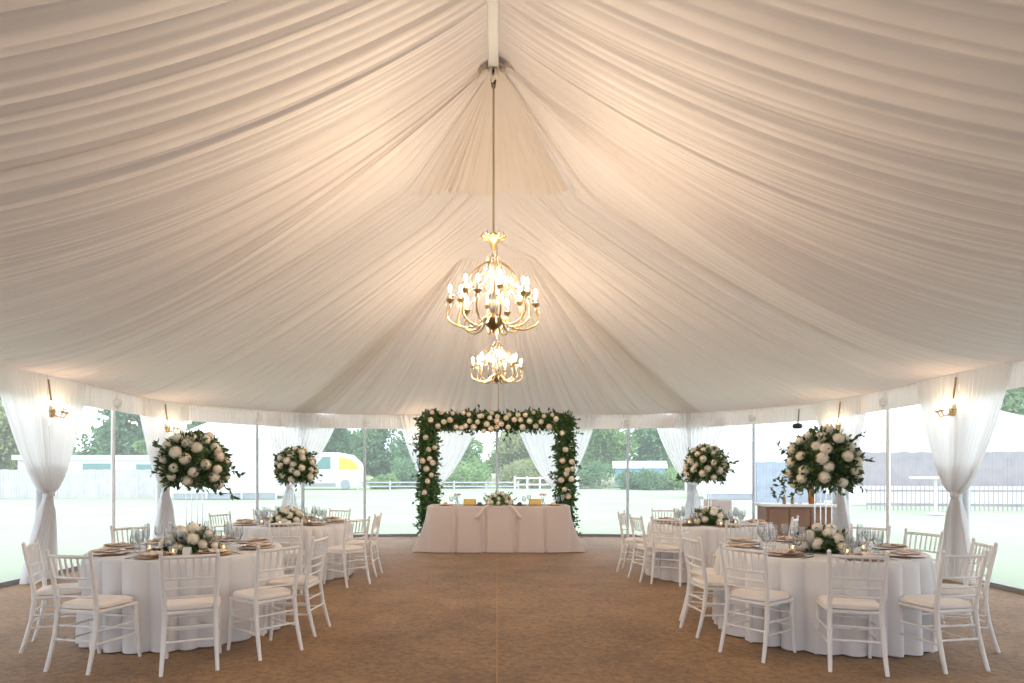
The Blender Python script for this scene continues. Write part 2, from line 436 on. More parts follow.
# valance
out_all, LL = resample(OUT_L + OUT_R[::-1][1:], 3600)
tan = np.gradient(out_all, axis=0); tan /= np.linalg.norm(tan, axis=1)[:, None]
inw = np.stack([tan[:, 1], -tan[:, 0]], 1)
inw = np.where((np.einsum('ij,ij->i', inw, np.array([0, 6.0]) - out_all) < 0)[:, None], -inw, inw)
pv = pleats(LL, .055, 9, 3600)
rows = []
for z, off in ((2.90, .03), (2.86, .045), (2.75, .05), (2.62, .055), (2.54, .06)):
    q = out_all + inw * (off + .022 * pv[:, None])
    rows.append(np.c_[q, np.full(3600, z)])
o = MB().grid(rows).build('valance', M['valance']); tag(o, 'gathered cream fabric valance running around the tent eave', 'valance')
for name, poly in (('baseboard_left', OUT_L[:4]), ('baseboard_back', OUT_L[3:] + OUT_R[::-1][1:-3]), ('baseboard_right', OUT_R[:4])):
    mb = MB()
    for a, b in zip(poly[:-1], poly[1:]):
        mb.box(((a[0] + b[0]) / 2, (a[1] + b[1]) / 2, .03), (math.dist(a, b) + .03, .05, .06), math.atan2(b[1] - a[1], b[0] - a[0]))
    o = mb.build(name, M['hem'], smooth=False); struct(o, 'dark hem rail along the foot of the clear tent wall', 'base rail')

pole_words_L = ['', '', '', 'beside the tied drape at the left frame edge', 'behind the wall light drape on the left', 'slim one between two drapes on the left wall, over the front table',
                'in the left corner drape behind the tall bouquet', 'slim one between the white marquee and drape on the left', 'behind the corner drape by the rear left table', 'slim one in front of the white coach',
                'behind the drape inside the flower arch, left side', 'slim dark one seen through the middle of the flower arch']
def tent_pole(x, y, slim, label, m):
    q = Vector((0 - x, 6 - y, 0)).normalized()
    if not slim: x += q.x * .08; y += q.y * .08            # the drape poles stand just behind their drapes
    t = thing('tent_pole', label, 'tent pole', (x, y, 0), 0, 'poles along the tent wall')
    r_ = .032 if slim else .045
    MB().lathe([(r_ * 1.7, 0), (r_ * 1.7, .02), (r_, .04), (r_, 2.84)], 14).build('pole_shaft', m, t)
    q = Vector((0 - x, 6 - y, 0)).normalized()
    hb = MB(); ang = math.atan2(q.y, q.x)
    st = len(hb.v)
    hb.lathe([(.001, 0), (.055, .0), (.075, .02), (.06, .045), (.025, .05), (.001, .06)], 16)
    hb.xf(Matrix.Translation(q * (.15 if slim else .05) + Vector((0, 0, 2.67))) @ Matrix.Rotation(ang, 4, 'Z') @ Matrix.Rotation(PI / 2, 4, 'Y'), st)
    hb.build('bracket', M['whitepole'], t)
    return t
for i, (x, y) in enumerate(POLES_L):
    if i < 3: lb = ['first', 'second', 'third'][i] + ' pole of the left wall counted from the open end'
    else: lb = 'tent pole ' + pole_words_L[i]
    tent_pole(x, y, i % 2 == 1 and i != 11 or i == 11, lb, M['pole'] if i == 11 else (M['pole'] if i >= 7 else M['whitepole']))
pole_words_R = ['first pole of the right wall counted from the open end', 'second pole of the right wall counted from the open end', 'third pole of the right wall counted from the open end',
                'tent pole at the right frame edge past the drape', 'tent pole behind the wall light drape on the right', 'slim tent pole between two drapes on the right wall, in front of the long fence',
                'tent pole in the right corner drape behind the tall bouquet', 'slim tent pole in front of the blue-grey fence panels', 'tent pole behind the corner drape by the rear right table',
                'slim tent pole in front of the hedge and blue shed', 'tent pole behind the drape inside the flower arch, right side']
for i, (x, y) in enumerate(POLES_R):
    tent_pole(x, y, i % 2 == 1, pole_words_R[i], M['pole'] if i >= 7 else M['whitepole'])

# ------------------------------------------------------------------ tied curtains
def curtain(p, tangent, inward, label, wl=.9, wr=.9, ztie=1.2, tie_off=0.0, seed=0, off=.14, lean=0.0, nf=11):
    T = Vector((*tangent, 0)).normalized(); Nn = Vector((*inward, 0)).normalized()
    t = thing('curtain', label, 'curtain', (p[0], p[1], 0), 0, 'tied sheer curtains at the tent poles')
    g = np.random.default_rng(seed)
    zs = np.r_[np.linspace(2.87, ztie + .02, 30), np.linspace(ztie, .015, 16)]
    for side, w in ((-1, wl), (1, wr)):
        nu = 110
        ph = np.cumsum(g.uniform(.6, 1.4, nf + 1)); ph = (ph - ph[0]) / (ph[-1] - ph[0])
        rows = []
        for z in zs:
            if z > ztie:
                tt = (z - ztie) / (2.87 - ztie); width = .045 + (w - .045) * tt ** .62; c = tie_off * (1 - tt) ** 1.5; inn = off + .05 * (1 - tt)
            else:
                tt = (ztie - z) / ztie; width = .045 + .28 * tt ** .7; c = tie_off + lean * tt; inn = off + .05
            amp = (.028 + .02 * (width < .4)) * 11 / max(nf, 11) * (1 if nf > 8 else .9)
            if width < .12: amp = .03
            row = []
            for j in range(nu):
                s_ = j / (nu - 1)
                fold = np.interp(s_, ph, np.arange(nf + 1))
                dd = amp * math.sin(2 * PI * fold + side) * (1 if side > 0 else 1)
                q = T * (side * s_ * width + c) + Nn * (inn + dd * .8 + .03 * (1 - s_))
                row.append((q.x, q.y, z))
            rows.append(row)
        MB().grid(rows).build('drape_panel', M['curtain'], t)
    a = []
    for i in range(24):
        b = 2 * PI * i / 24; q = T * (.075 * math.cos(b) + tie_off) + Nn * (off + .055 + .07 * math.sin(b))
        a.append([(q.x, q.y, ztie + dz) for dz in (-.035, -.012, .012, .035)])
    MB().grid(a, closed_u=True).build('tie_band', M['curtain'], t)
    return t
ctan = lambda x0, y0, x1, y1: (x1 - x0, y1 - y0)
curtain(POLES_L[4], (0, 1), (1, 0), 'sheer white tied drape with wall light, beside the front left table', seed=1, lean=-.17)
curtain(POLES_L[6], (.25, 1), (1, -.25), 'sheer tied drape in the left corner behind the tall left bouquet', .62, .7, seed=2, tie_off=.0)
curtain(POLES_L[8], (1, .55), (.45, -1), 'sheer tied drape in the far left corner beyond the rear table', .85, .85, seed=3, tie_off=-.3, nf=8)
curtain(POLES_L[10], (1, .08), (.05, -1), 'sheer tied drape seen through the left half of the flower arch', .75, 1.25, seed=4, tie_off=.05, ztie=1.15, nf=7)
curtain(POLES_R[10], (1, -.08), (-.05, -1), 'sheer tied drape seen through the right half of the flower arch', 1.25, .75, seed=5, tie_off=-.12, ztie=1.1, nf=7)
curtain(POLES_R[8], (1, -.55), (-.45, -1), 'sheer tied drape in the far right corner beyond the rear table', .85, .85, seed=6, tie_off=.1, nf=8)
curtain(POLES_R[6], (.25, -1), (-1, -.25), 'sheer tied drape in the right corner behind the tall right bouquet', .7, .6, seed=7)
curtain(POLES_R[4], (0, -1), (-1, 0), 'sheer white tied drape with wall light, beside the front right table', seed=8)
curtain(POLES_L[2], (0, 1), (1, 0), 'sheer tied drape on the left wall nearest the open end', seed=9)
curtain(POLES_R[2], (0, -1), (-1, 0), 'sheer tied drape on the right wall nearest the open end', seed=10)

# ------------------------------------------------------------------ wall lights
def sconce(p, inward, label, z=2.36, s=1.0):
    ang = math.atan2(inward[1], inward[0])
    t = thing('wall_sconce', label, 'wall light', (p[0] + inward[0] * .24, p[1] + inward[1] * .24, z), ang, 'candle wall lights on the drapes')
    MB().lathe([(.001, -.09), (.03, -.08), (.045, 0), (.03, .09), (.001, .11)], 12).build('back_plate', M['gold'], t)
    MB().tube([(-.05, 0, .45), (-.03, 0, .3), (0, 0, .1)], .012, 8).build('hanging_strap', M['brass'], t)
    for k in (-1, 0, 1):
        x1 = .15 if k == 0 else .10; y1 = .15 * k
        a = MB().tube([(0, 0, -.02), (.05, y1 * .3, -.07), (x1 * .8, y1 * .8, -.08), (x1, y1, -.02)], .008, 8).build('arm', M['gold'], t)
        MB().lathe([(.006, -.025), (.03, -.01), (.033, 0), (.01, .0)], 14, (x1, y1, 0)).build('cup', M['gold'], a)
        MB().lathe([(.013, 0), (.013, .07)], 10, (x1, y1, 0)).build('candle_tube', M['candle'], a)
        MB().ell((x1, y1, .095), (.012, .012, .028)).build('bulb', M['bulb2'], a)
    return t
sconce(POLES_L[4], (1, 0), 'lit candle wall light on the drape beside the front left table')
sconce(POLES_L[6], (.97, -.24), 'lit candle wall light above the tall bouquet of the front left table', z=2.36)
sconce(POLES_R[4], (-1, 0), 'lit candle wall light on the drape beside the front right table')
sconce(POLES_R[6], (-.97, -.24), 'lit candle wall light above the tall bouquet of the front right table', z=2.36)
sconce((-1.75, 14.72), (0, -1), 'lit candle wall light beside the upper left corner of the flower arch', z=2.42)

# ------------------------------------------------------------------ chandeliers
def chandelier(label, loc, cord_top):
    t = thing('chandelier', label, 'chandelier', loc, 0, 'gold chandeliers on the tent axis')
    MB().tube([(0, 0, .78), (0, 0, cord_top)], .0085, 8).build('cord', M['rope'], t)
    cr = MB().lathe([(.012, .80), (.05, .77), (.085, .75), (.05, .73), (.03, .69), (.012, .64)], 18).build('crown', M['gold'], t)
    for k in range(12):
        a = 2 * PI * k / 12; c_, s_ = math.cos(a), math.sin(a)
        MB().tube([(.05 * c_, .05 * s_, .74), (.085 * c_, .085 * s_, .742), (.105 * c_, .105 * s_, .765), (.092 * c_, .092 * s_, .785)], [.010, .009, .007, .004], 6).build('crown_leaf', M['gold'], cr)
    MB().lathe([(.01, .70), (.012, .6), (.03, .585), (.014, .57), (.02, .52), (.05, .49), (.055, .45), (.03, .40), (.045, .35), (.05, .30), (.03, .24), (.045, .19), (.025, .13), (.015, .10)], 18).build('column', M['crystal'], t)
    MB().lathe([(.001, -.06), (.012, -.05), (.008, -.035), (.035, -.02), (.078, .02), (.085, .055), (.055, .08), (.02, .10)], 18).build('finial_bowl', M['brass'], t)
    n = 12
    for k in range(n):
        a = 2 * PI * (k + .35) / n; c_, s_ = math.cos(a), math.sin(a)
        rr, zc = (.37, .20) if k % 2 == 0 else (.30, .25)
        ctl = [(.03, .10), (.10, .055), (rr * .45, -.01), (rr * .75, -.02), (rr + .01, .03), (rr + .025, .095), (rr + .005, .13 + (zc - .2)), (rr, zc - .02)]
        pts = []
        for i in range(len(ctl) - 1):
            p0, p1, p2, p3 = ctl[max(i - 1, 0)], ctl[i], ctl[i + 1], ctl[min(i + 2, len(ctl) - 1)]
            for q in (0, .33, .66):
                r_, z = [.5 * (2 * p1[d] + (p2[d] - p0[d]) * q + (2 * p0[d] - 5 * p1[d] + 4 * p2[d] - p3[d]) * q * q + (3 * p1[d] - p0[d] - 3 * p2[d] + p3[d]) * q ** 3) for d in (0, 1)]
                pts.append((r_ * c_, r_ * s_, z))
        pts.append((ctl[-1][0] * c_, ctl[-1][0] * s_, ctl[-1][1]))
        arm = MB().tube(pts, .0085, 8).build('arm', M['gold'], t)
        cs = MB(); cp = []; cr_ = []                    # swag of beads from the crown to the cup
        for q in range(37):
            u = q / 36; cp.append(((.05 + (rr - .05) * u ** 1.4) * c_, (.05 + (rr - .05) * u ** 1.4) * s_, .60 + (zc + .03 - .60) * u ** .75 - .03 * math.sin(PI * u)))
            cr_.append((.0015, .009, .011, .009)[q % 4])
        cs.tube(cp, cr_, 6)
        cs.build('crystal_strand', M['crystal'], t)
        MB().lathe([(.006, zc - .03), (.032, zc - .005), (.036, zc + .006), (.012, zc + .004)], 14, (rr * c_, rr * s_, 0)).build('cup', M['gold'], arm)
        MB().lathe([(.012, zc), (.012, zc + .07)], 10, (rr * c_, rr * s_, 0)).build('candle_tube', M['candle'], arm)
        MB().ell((rr * c_, rr * s_, zc + .10), (.0115, .0115, .030), 8, 10).build('bulb', M['bulb'], arm)
        dp = MB()
        dp.lathe([(.001, -.045), (.012, -.02), (.009, -.005), (.001, .005)], 6, ((rr + .03) * c_, (rr + .03) * s_, zc - .03))
        dp.build('crystal_drop', M['crystal'], arm)
    for k in range(8):                                  # upper scrolls with beads
        a = 2 * PI * (k + .1) / 8; c_, s_ = math.cos(a), math.sin(a)
        sw = MB(); pts = []
        for i in range(13):
            u = i / 12; r_ = .03 + .17 * math.sin(PI * u) ** .8 ; z = .55 - .30 * u
            pts.append((r_ * c_, r_ * s_, z))
        scr = sw.tube(pts, .006, 6).build('scroll', M['gold'], t)
        MB().lathe([(.001, -.05), (.016, -.02), (.012, .0), (.001, .012)], 6, (.2 * c_, .2 * s_, .36)).build('crystal_drop', M['crystal'], scr)
    return t
ch1 = chandelier('large lit gold chandelier hanging from the near roof peak', (-.03, 5.28, 2.74), 2.06)
ch2 = copy_tree(ch1); ch2.location = (.0, 9.40, 2.90); ch2['label'] = 'lit gold chandelier hanging lower in view, nearer the flower arch'
for c in ch2.children:
    if c.name.startswith('cord'): c.scale = (1, 1, .99)
# drop cord under the far chandelier
o = MB().tube([(0.02, 9.40, 2.85), (0.02, 9.40, 2.44)], .006, 6).build('hanging_cord', M['rope']); tag(o, 'thin dark cord dangling below the far chandelier', 'cord')

# ------------------------------------------------------------------ roses and leaves
def rose_mesh(m, seed):
    """a ball of overlapping cupped petals opening towards +Z"""
    g = random.Random(seed); mb = MB()
    mb.ell((0, 0, 0), (.044, .044, .040), 9, 14)
    for n, phi, span, lift in ((3, 4, 40, .002), (4, 20, 45, .003), (5, 42, 46, .005), (6, 66, 48, .007), (7, 92, 46, .008)):
        o = g.uniform(0, 6)
        for k in range(n):
            a0 = o + 2 * PI * k / n + g.uniform(-.12, .12); half = PI / n * 1.35; rows = []
            for i in range(4):
                v = i / 3                                  # 0 at the petal root, 1 at its rim
                row = []
                for j in range(6):
                    s_ = -1 + j / 2.5; w_ = half * s_ * (.8 + .2 * v)
                    ph = R(phi + span * (1 - v) + 9 * s_ * s_ * v); rr = .046 + lift * v ** 2 + .0025 * v * (1 - abs(s_))
                    row.append((rr * math.sin(ph) * math.cos(a0 + w_), rr * math.sin(ph) * math.sin(a0 + w_), rr * math.cos(ph) * .95))
                rows.append(row)
            mb.grid(rows)
    return mb.build('rose', m)
ROSES = [rose_mesh(M['rose'], 1), rose_mesh(M['rose'], 2), rose_mesh(M['blush'], 3)]
for r_ in ROSES: COL.objects.unlink(r_)

def leaf_cloud(pts, dirs, ln, wd, g):
    """numpy batch of folded pointed leaves"""
    n = len(pts); pts = np.asarray(pts); d = np.asarray(dirs); d /= np.linalg.norm(d, axis=1)[:, None] + 1e-9
    q = g.normal(size=(n, 3)); s = np.cross(d, q); s /= np.linalg.norm(s, axis=1)[:, None] + 1e-9
    nn = np.cross(s, d)
    L = (ln * g.uniform(.6, 1.3, n))[:, None]; W = (wd * g.uniform(.7, 1.2, n))[:, None]
    V = np.stack([pts, pts + d * L * .45 + s * W - nn * W * .3, pts + d * L - nn * W * .6, pts + d * L * .45 - s * W - nn * W * .3, pts + d * L * .5 + nn * W * .15], 1).reshape(-1, 3)
    b = np.arange(n)[:, None] * 5
    F = np.concatenate([b + [0, 1, 4], b + [1, 2, 4], b + [4, 2, 3], b + [0, 4, 3]])
    return V, F
def place_rose(parent, p, n, s, which):
    q = Vector(n).to_track_quat('Z', 'Y')
    c = child_copy(ROSES[which], parent, p, q.to_euler(), s)
    return c
def bouquet(name, label, loc, rad, nroses, rsize, nleaf, group, seed, zmin=-.35, spread=1.25, trail=True, flat_bottom=False, leafsize=.07, extra=()):
    g = np.random.default_rng(seed)
    t = thing(name, label, 'flower arrangement', loc, 0, group)
    # foliage
    d = g.normal(size=(nleaf, 3)); d /= np.linalg.norm(d, axis=1)[:, None]
    d[:, 2] = np.where(d[:, 2] < zmin - .15, -d[:, 2] * .3, d[:, 2])
    rr = g.uniform(.45, 1.0, nleaf)[:, None] ** .6
    pts = d * rr * np.array(rad) * .95
    dirs = d + g.normal(size=(nleaf, 3)) * .55
    V, F = leaf_cloud(pts, dirs, leafsize, leafsize * .27, g)
    mb = MB().arr(V, F)
    # projecting sprigs
    ns = 14 if rad[0] > .25 else 6
    for k in range(ns):
        a = 2 * PI * (k + g.uniform(-.3, .3)) / ns; el = g.uniform(-.5, .8)
        dv = np.array([math.cos(a) * math.cos(el), math.sin(a) * math.cos(el), math.sin(el)])
        ln = rad[0] * spread * g.uniform(.95, 1.12)
        sp = dv * np.array([1, 1, rad[2] / rad[0]]) * ln
        mid = sp * .6
        drop = .10 * (el < .1) * trail
        tip = sp + np.array([0, 0, -drop])
        mb.tube([tuple(mid), tuple((mid + sp) / 2), tuple(tip)], [.004, .003, .002], 5)
        m_ = 9; tt = np.linspace(.1, 1, m_)[:, None]; pp = mid + (tip - mid) * tt
        dd = dv + g.normal(size=(m_, 3)) * .7
        V, F = leaf_cloud(pp, dd, leafsize * .95, leafsize * .28, g); mb.arr(V, F)
    if flat_bottom: mb.v = [(x, y, max(z, .008)) for x, y, z in mb.v]
    mb.build('foliage', M['leaf'], t, smooth=False)
    # dark moss core
    MB().ell((0, 0, 0 if not flat_bottom else rad[2] * .40), (rad[0] * .62, rad[1] * .62, rad[2] * (.62 if not flat_bottom else .38))).build('moss_core', M['leaf'], t)
    ga = PI * (3 - 5 ** .5)
    for k in range(nroses):
        z = zmin + (1 - zmin) * (k + .5) / nroses + g.uniform(-.05, .05); z = min(.985, z)
        a = k * ga + g.uniform(-.22, .22); c_ = math.sqrt(1 - z * z)
        dv = Vector((c_ * math.cos(a), c_ * math.sin(a), z))
        sc_ = g.uniform(.85, 1.12) * rsize / .05
        p = Vector((dv.x * rad[0], dv.y * rad[1], dv.z * rad[2])) * g.uniform(.86, .98)
        if flat_bottom: p.z = max(p.z, .05)
        place_rose(t, p, dv + Vector(g.normal(size=3)) * .12, sc_, 2 if g.random() < .05 else int(g.integers(0, 2)))
    return t

# ------------------------------------------------------------------ chairs
def make_chair():
    t = thing('banquet_chair', '', 'chair')
    # local +Y is the way the chair faces; rear legs run up into the back posts
    MB().grid([[( sx * (.185 + .02 * (sy > 0)) * 1.0, sy * .19, z) for sx, sy in ((-1, -1), (1, -1), (1, 1), (-1, 1))] for z in (.425, .455)], closed_v=True, cap0=True, cap1=True).build('seat_frame', M['chair'], t, smooth=False, bevel=.01)
    rows = []
    for z, k in ((.456, .90), (.462, .985), (.480, 1.0), (.494, .96), (.502, .82), (.505, .5), (.506, .05)):
        row = []
        for j in range(36):
            a = 2 * PI * j / 36; c_, s_ = math.cos(a), math.sin(a)
            x = .198 * math.copysign(abs(c_) ** .45, c_) * k; y = .195 * math.copysign(abs(s_) ** .45, s_) * k
            row.append((x * (1 + .06 * y / .2), y, z))
        rows.append(row)
    MB().grid(rows, closed_v=True, cap0=True, cap1=True).build('cushion', M['cushion'], t)
    for s in (-1, 1):
        MB().tube([(s * .195, .215, 0), (s * .192, .195, .12), (s * .188, .18, .30), (s * .186, .175, .44)], [.013, .016, .018, .019], 10).build('leg', M['chair'], t)
        # rear leg with back post and small finial
        MB().tube([(s * .188, -.275, 0), (s * .184, -.245, .10), (s * .178, -.205, .26), (s * .174, -.185, .42), (s * .176, -.19, .52), (s * .182, -.215, .68), (s * .19, -.25, .86),
                   (s * .191, -.254, .885), (s * .192, -.256, .90), (s * .192, -.257, .915)], [.014, .016, .018, .019, .018, .017, .016, .012, .016, .006], 10).build('leg', M['chair'], t)
    def rail(z, y, r_=.010, bow=.02, hw=.18):
        return MB().tube([(hw * u, y - bow * (1 - u * u), z) for u in (-1, -.66, -.33, 0, .33, .66, 1)], r_, 8)
    top = rail(.865, -.248, .014, .02, .187).build('back_rail', M['chair'], t)
    low = rail(.70, -.217, .010, .018, .18).build('back_rail', M['chair'], t)
    rail(.625, -.203, .009, .014, .178).build('back_rail', M['chair'], t)
    rail(.555, -.193, .009, .010, .176).build('back_rail', M['chair'], t)
    for k in range(6):
        u = (-.72 + 1.44 * k / 5)
        MB().tube([(.18 * u, -.217 - .018 * (1 - u * u), .70), (.184 * u, -.232 - .019 * (1 - u * u), .785), (.187 * u, -.248 - .02 * (1 - u * u), .865)], [.0065, .009, .0065], 7).build('spindle', M['chair'], t)
    for z in (.20, .30):
        q = (z - .1) / .34
        yb = -.245 + (z - .10) / .16 * .035 if z < .27 else -.2
        for s in (-1, 1): MB().tube([(s * .185, yb, z), (s * .19, .19, z)], [.0085, .0085], 7).build('stretcher', M['chair'], t)
        MB().tube([(-.19, .19, z + .03), (.19, .19, z + .03)], .0085, 7).build('stretcher', M['chair'], t)
        MB().tube([(-.182, yb + .01, z + .03), (.182, yb + .01, z + .03)], .0085, 7).build('stretcher', M['chair'], t)
    return t
CH0 = make_chair(); chair_used = False
def chair(x, y, face, label):
    """x, y = middle of the rear feet on the floor; face = heading in degrees (0 = +X)"""
    global chair_used
    a = R(face); ox, oy = x + math.cos(a) * .27, y + math.sin(a) * .27
    c = CH0 if not chair_used else copy_tree(CH0); chair_used = True
    c.location = (ox, oy, 0); c.rotation_euler = (0, 0, a - PI / 2)
    c['label'] = label; c['group'] = 'white banquet chairs around the round tables'
    return c
W = 'white chair '
CHAIRS = [
 # front left table
 (-2.28, 4.60, 113, W + 'with its back to the camera at the middle of the front left table'),
 (-1.76, 5.06, 141, W + 'at the aisle-side front of the front left table'),
 (-1.64, 5.82, 175, W + 'facing straight across from the aisle at the front left table'),
 (-3.19, 4.60, 78, W + 'turned three-quarter, near outer side of the front left table'),
 (-4.01, 5.30, 24, W + 'closest to the left wall drape at the front left table'),
 (-4.15, 7.00, 322, W + 'behind the front left table under the slim wall pole'),
 # rear left table
 (-4.15, 9.25, 338, W + 'beyond the front bouquet at the outer side of the rear left table'),
 (-3.85, 10.30, 305, W + 'behind the glasses of the rear left table, outer back'),
 (-2.62, 10.38, 252, W + 'behind the rear left table, on its aisle side back'),
 (-1.83, 8.20, 141, W + 'at the aisle-side front of the rear left table'),
 (-1.72, 9.05, 178, W + 'sideways on the aisle edge of the rear left table'),
 (-2.60, 7.62, 103, W + 'with its back to the camera in front of the rear left table'),
 # front right table
 (2.67, 4.58, 73, W + 'with its back to the camera at the middle of the front right table'),
 (3.50, 4.62, 101, W + 'turned three-quarter, near outer side of the front right table'),
 (4.20, 5.32, 165, W + 'closest to the right wall drape, outer side of the front right table'),
 (4.36, 6.32, 198, W + 'with raised back before the right drape, behind the outer chairs'),
 (4.22, 7.00, 222, W + 'behind the front right table near the slim wall pole'),
 (1.97, 5.00, 38, W + 'at the aisle-side front of the front right table'),
 (1.79, 5.78, 6, W + 'facing straight across from the aisle at the front right table'),
 (1.93, 6.42, 335, W + 'overlapped behind its neighbour on the aisle side of the front right table'),
 # rear right table
 (2.98, 7.52, 90, W + 'with its back to the camera in front of the rear right table'),
 (4.02, 8.32, 145, W + 'in front of the wooden bar at the rear right table'),
 (1.92, 8.66, 12, W + 'sideways on the aisle edge of the rear right table'),
 (1.90, 9.55, 335, W + 'farthest up the aisle side of the rear right table'),
 (2.24, 8.24, 62, W + 'at the aisle-side front of the rear right table'),
 (2.78, 10.40, 275, W + 'behind the rear right table, facing the camera'),
]
for c_ in CHAIRS: chair(*c_)

# ------------------------------------------------------------------ round tables with cloths and settings
TZ = .765
def cloth_round(x, y, r0, seed, label):
    g = np.random.default_rng(seed); n = 620; nf = 27
    ph = np.cumsum(g.uniform(.6, 1.4, nf + 1)); ph = (ph - ph[0]) / (ph[-1] - ph[0]); ap = g.uniform(.5, 1.15, nf + 1); ap[-1] = ap[0]
    rows = []
    prof = [(0.001, TZ), (.4, TZ), (.75, TZ), (.93, TZ), (.985, TZ - .002), (1.0, TZ - .014)] + [(1.0, z) for z in np.linspace(TZ - .05, .012, 18)]
    for k, z in prof:
        row = []; t_ = max(0, (TZ - .02 - z) / TZ)
        for j in range(n):
            s_ = j / n; a = 2 * PI * s_
            f = np.interp(s_, ph, np.arange(nf + 1)); am = np.interp(s_, ph, ap)
            rr = r0 * k + (.012 * t_ + .09 * t_ ** .5 * abs(math.sin(PI * f)) ** .8 * am if t_ > 0 else 0) - (.03 * t_ if t_ else 0)
            row.append((rr * math.cos(a), rr * math.sin(a), z))
        rows.append(row)
    o = MB().grid(rows, closed_v=True).build('tablecloth', M['cloth']); o.location = (x, y, 0)
    return tag(o, label, 'tablecloth', 'floor-length round tablecloths')
def table_round(x, y, r0, label):
    t = thing('round_table', label, 'table', (x, y, 0), 0, 'round banquet tables')
    MB().lathe([(.001, TZ - .035), (r0 - .02, TZ - .035), (r0 - .012, TZ - .02), (r0 - .02, TZ - .006), (.001, TZ - .006)], 48).build('tabletop', M['wood'], t)
    for k in range(4):
        a = PI / 4 + k * PI / 2
        MB().tube([(.5 * math.cos(a), .5 * math.sin(a), 0), (.46 * math.cos(a), .46 * math.sin(a), TZ - .036)], .016, 8).build('leg', M['steel'], t)
    return t

def glass_proto(name, h, bowl, stem_h, cat):
    t = MB().lathe([(.001, 0), (.034, 0), (.035, .003), (.006, .008), (.0045, stem_h * .6), (.006, stem_h), (bowl * .75, stem_h + .02), (bowl, stem_h + (h - stem_h) * .45), (bowl * .82, h), (bowl * .79, h),
                    (bowl * .96, stem_h + (h - stem_h) * .45), (bowl * .7, stem_h + .026), (.001, stem_h + .012)], 18, cap=False).build(name, M['glass'])
    t['category'] = cat; return t
PRO = {}
PRO['wine'] = glass_proto('wine_glass', .20, .038, .09, 'wine glass')
PRO['flute'] = glass_proto('champagne_flute', .235, .026, .085, 'champagne flute')
PRO['water'] = glass_proto('water_goblet', .165, .042, .06, 'goblet')
PRO['charger'] = MB().lathe([(.001, .004), (.10, .002), (.11, 0), (.125, .004), (.15, .011), (.163, .014), (.166, .012), (.160, .008), (.12, .0), (.001, 0)][::-1], 40, cap=False).build('charger_plate', M['charger'])
PRO['plate'] = MB().lathe([(.001, .006), (.075, .006), (.085, .010), (.125, .020), (.131, .020), (.128, .016), (.085, .003), (.05, 0), (.001, 0)][::-1], 36, cap=False).build('dinner_plate', M['plate'])
def napkin():
    mb = MB(); rows = []
    for i in range(22):
        u = i / 21; row = []
        for j in range(12):
            v = -1 + 2 * j / 11
            w = .038 + .022 * abs(u - .45) * 2
            z = .022 + .012 * math.sin(v * 7 + u * 2) * .5 + .010 * math.exp(-((u - .45) / .18) ** 2) - .03 * max(0, u - .72) / .28 + .004 * math.sin(u * 15)
            row.append((v * w, (u - .45) * .27, max(z, .008)))
        rows.append(row)
    o = mb.grid(rows).build('napkin', M['napkin'])
    s = o.modifiers.new('thickness', 'SOLIDIFY'); s.thickness = .006; s.offset = 1
    return o
PRO['napkin'] = napkin()
def fork():
    mb = MB(); mb.box((0, -.03, .003), (.007, .12, .003)); mb.box((0, .045, .004), (.022, .03, .003))
    for k in range(4): mb.box((-.009 + .006 * k, .08, .005), (.0028, .045, .0025))
    return mb.build('fork', M['cutlery'], smooth=False)
def knife():
    mb = MB(); mb.box((0, -.055, .004), (.012, .09, .006)); mb.box((.001, .05, .004), (.017, .12, .002), taper=.9)
    return mb.build('knife', M['cutlery'], smooth=False)
PRO['fork'] = fork(); PRO['knife'] = knife()
def votive_proto():
    t = thing('votive_candle', '', 'candle holder')
    MB().lathe([(.001, 0), (.028, 0), (.034, .06), (.036, .085), (.033, .085), (.031, .06), (.025, .006), (.001, .006)], 18, cap=False).build('glass_cup', M['glass'], t)
    MB().lathe([(.001, .007), (.022, .007), (.022, .035), (.001, .035)], 14).build('wax', M['candle'], t)
    MB().ell((0, 0, .050), (.005, .005, .013), 6, 8).build('flame', M['flame'], t)
    return t
PRO['votive'] = votive_proto()
def menu_card():
    mb = MB()
    for s in (-1, 1):
        mb.v += [(-.035, s * .022, 0), (.035, s * .022, 0), (.035, s * .001, .075), (-.035, s * .001, .075)]
        b = len(mb.v) - 4; mb.f.append((b, b + 1, b + 2, b + 3))
    o = mb.build('place_card', M['white'], smooth=False)
    s = o.modifiers.new('thickness', 'SOLIDIFY'); s.thickness = .0015
    return o
PRO['card'] = menu_card()
for k, cat in (('charger', 'charger plate'), ('plate', 'plate'), ('napkin', 'napkin'), ('fork', 'fork'), ('knife', 'knife'), ('card', 'place card'), ('wine', 'wine glass'), ('water', 'goblet')):
    PRO[k]['category'] = cat
used = set()
def put(k, loc, rz, label, group):
    o = PRO[k]
    if k in used: o = copy_tree(o)
    used.add(k)
    o.location = loc; o.rotation_euler = (0, 0, rz); o['label'] = label; o['group'] = group
    return o
PLACES = {-90: 'nearest the camera', -45: 'aisle' , 0: '', 45: '', 90: 'farthest from the camera', 135: '', 180: '', 225: ''}
def place_name(deg, aisle_sign):
    dx = round(math.cos(R(deg)), 2) * aisle_sign; dy = round(math.sin(R(deg)), 2)
    lat = 'aisle side' if dx > .3 else ('wall side' if dx < -.3 else '')
    dep = 'camera side' if dy < -.3 else ('far side' if dy > .3 else '')
    return ' and '.join(x for x in (dep, lat) if x)
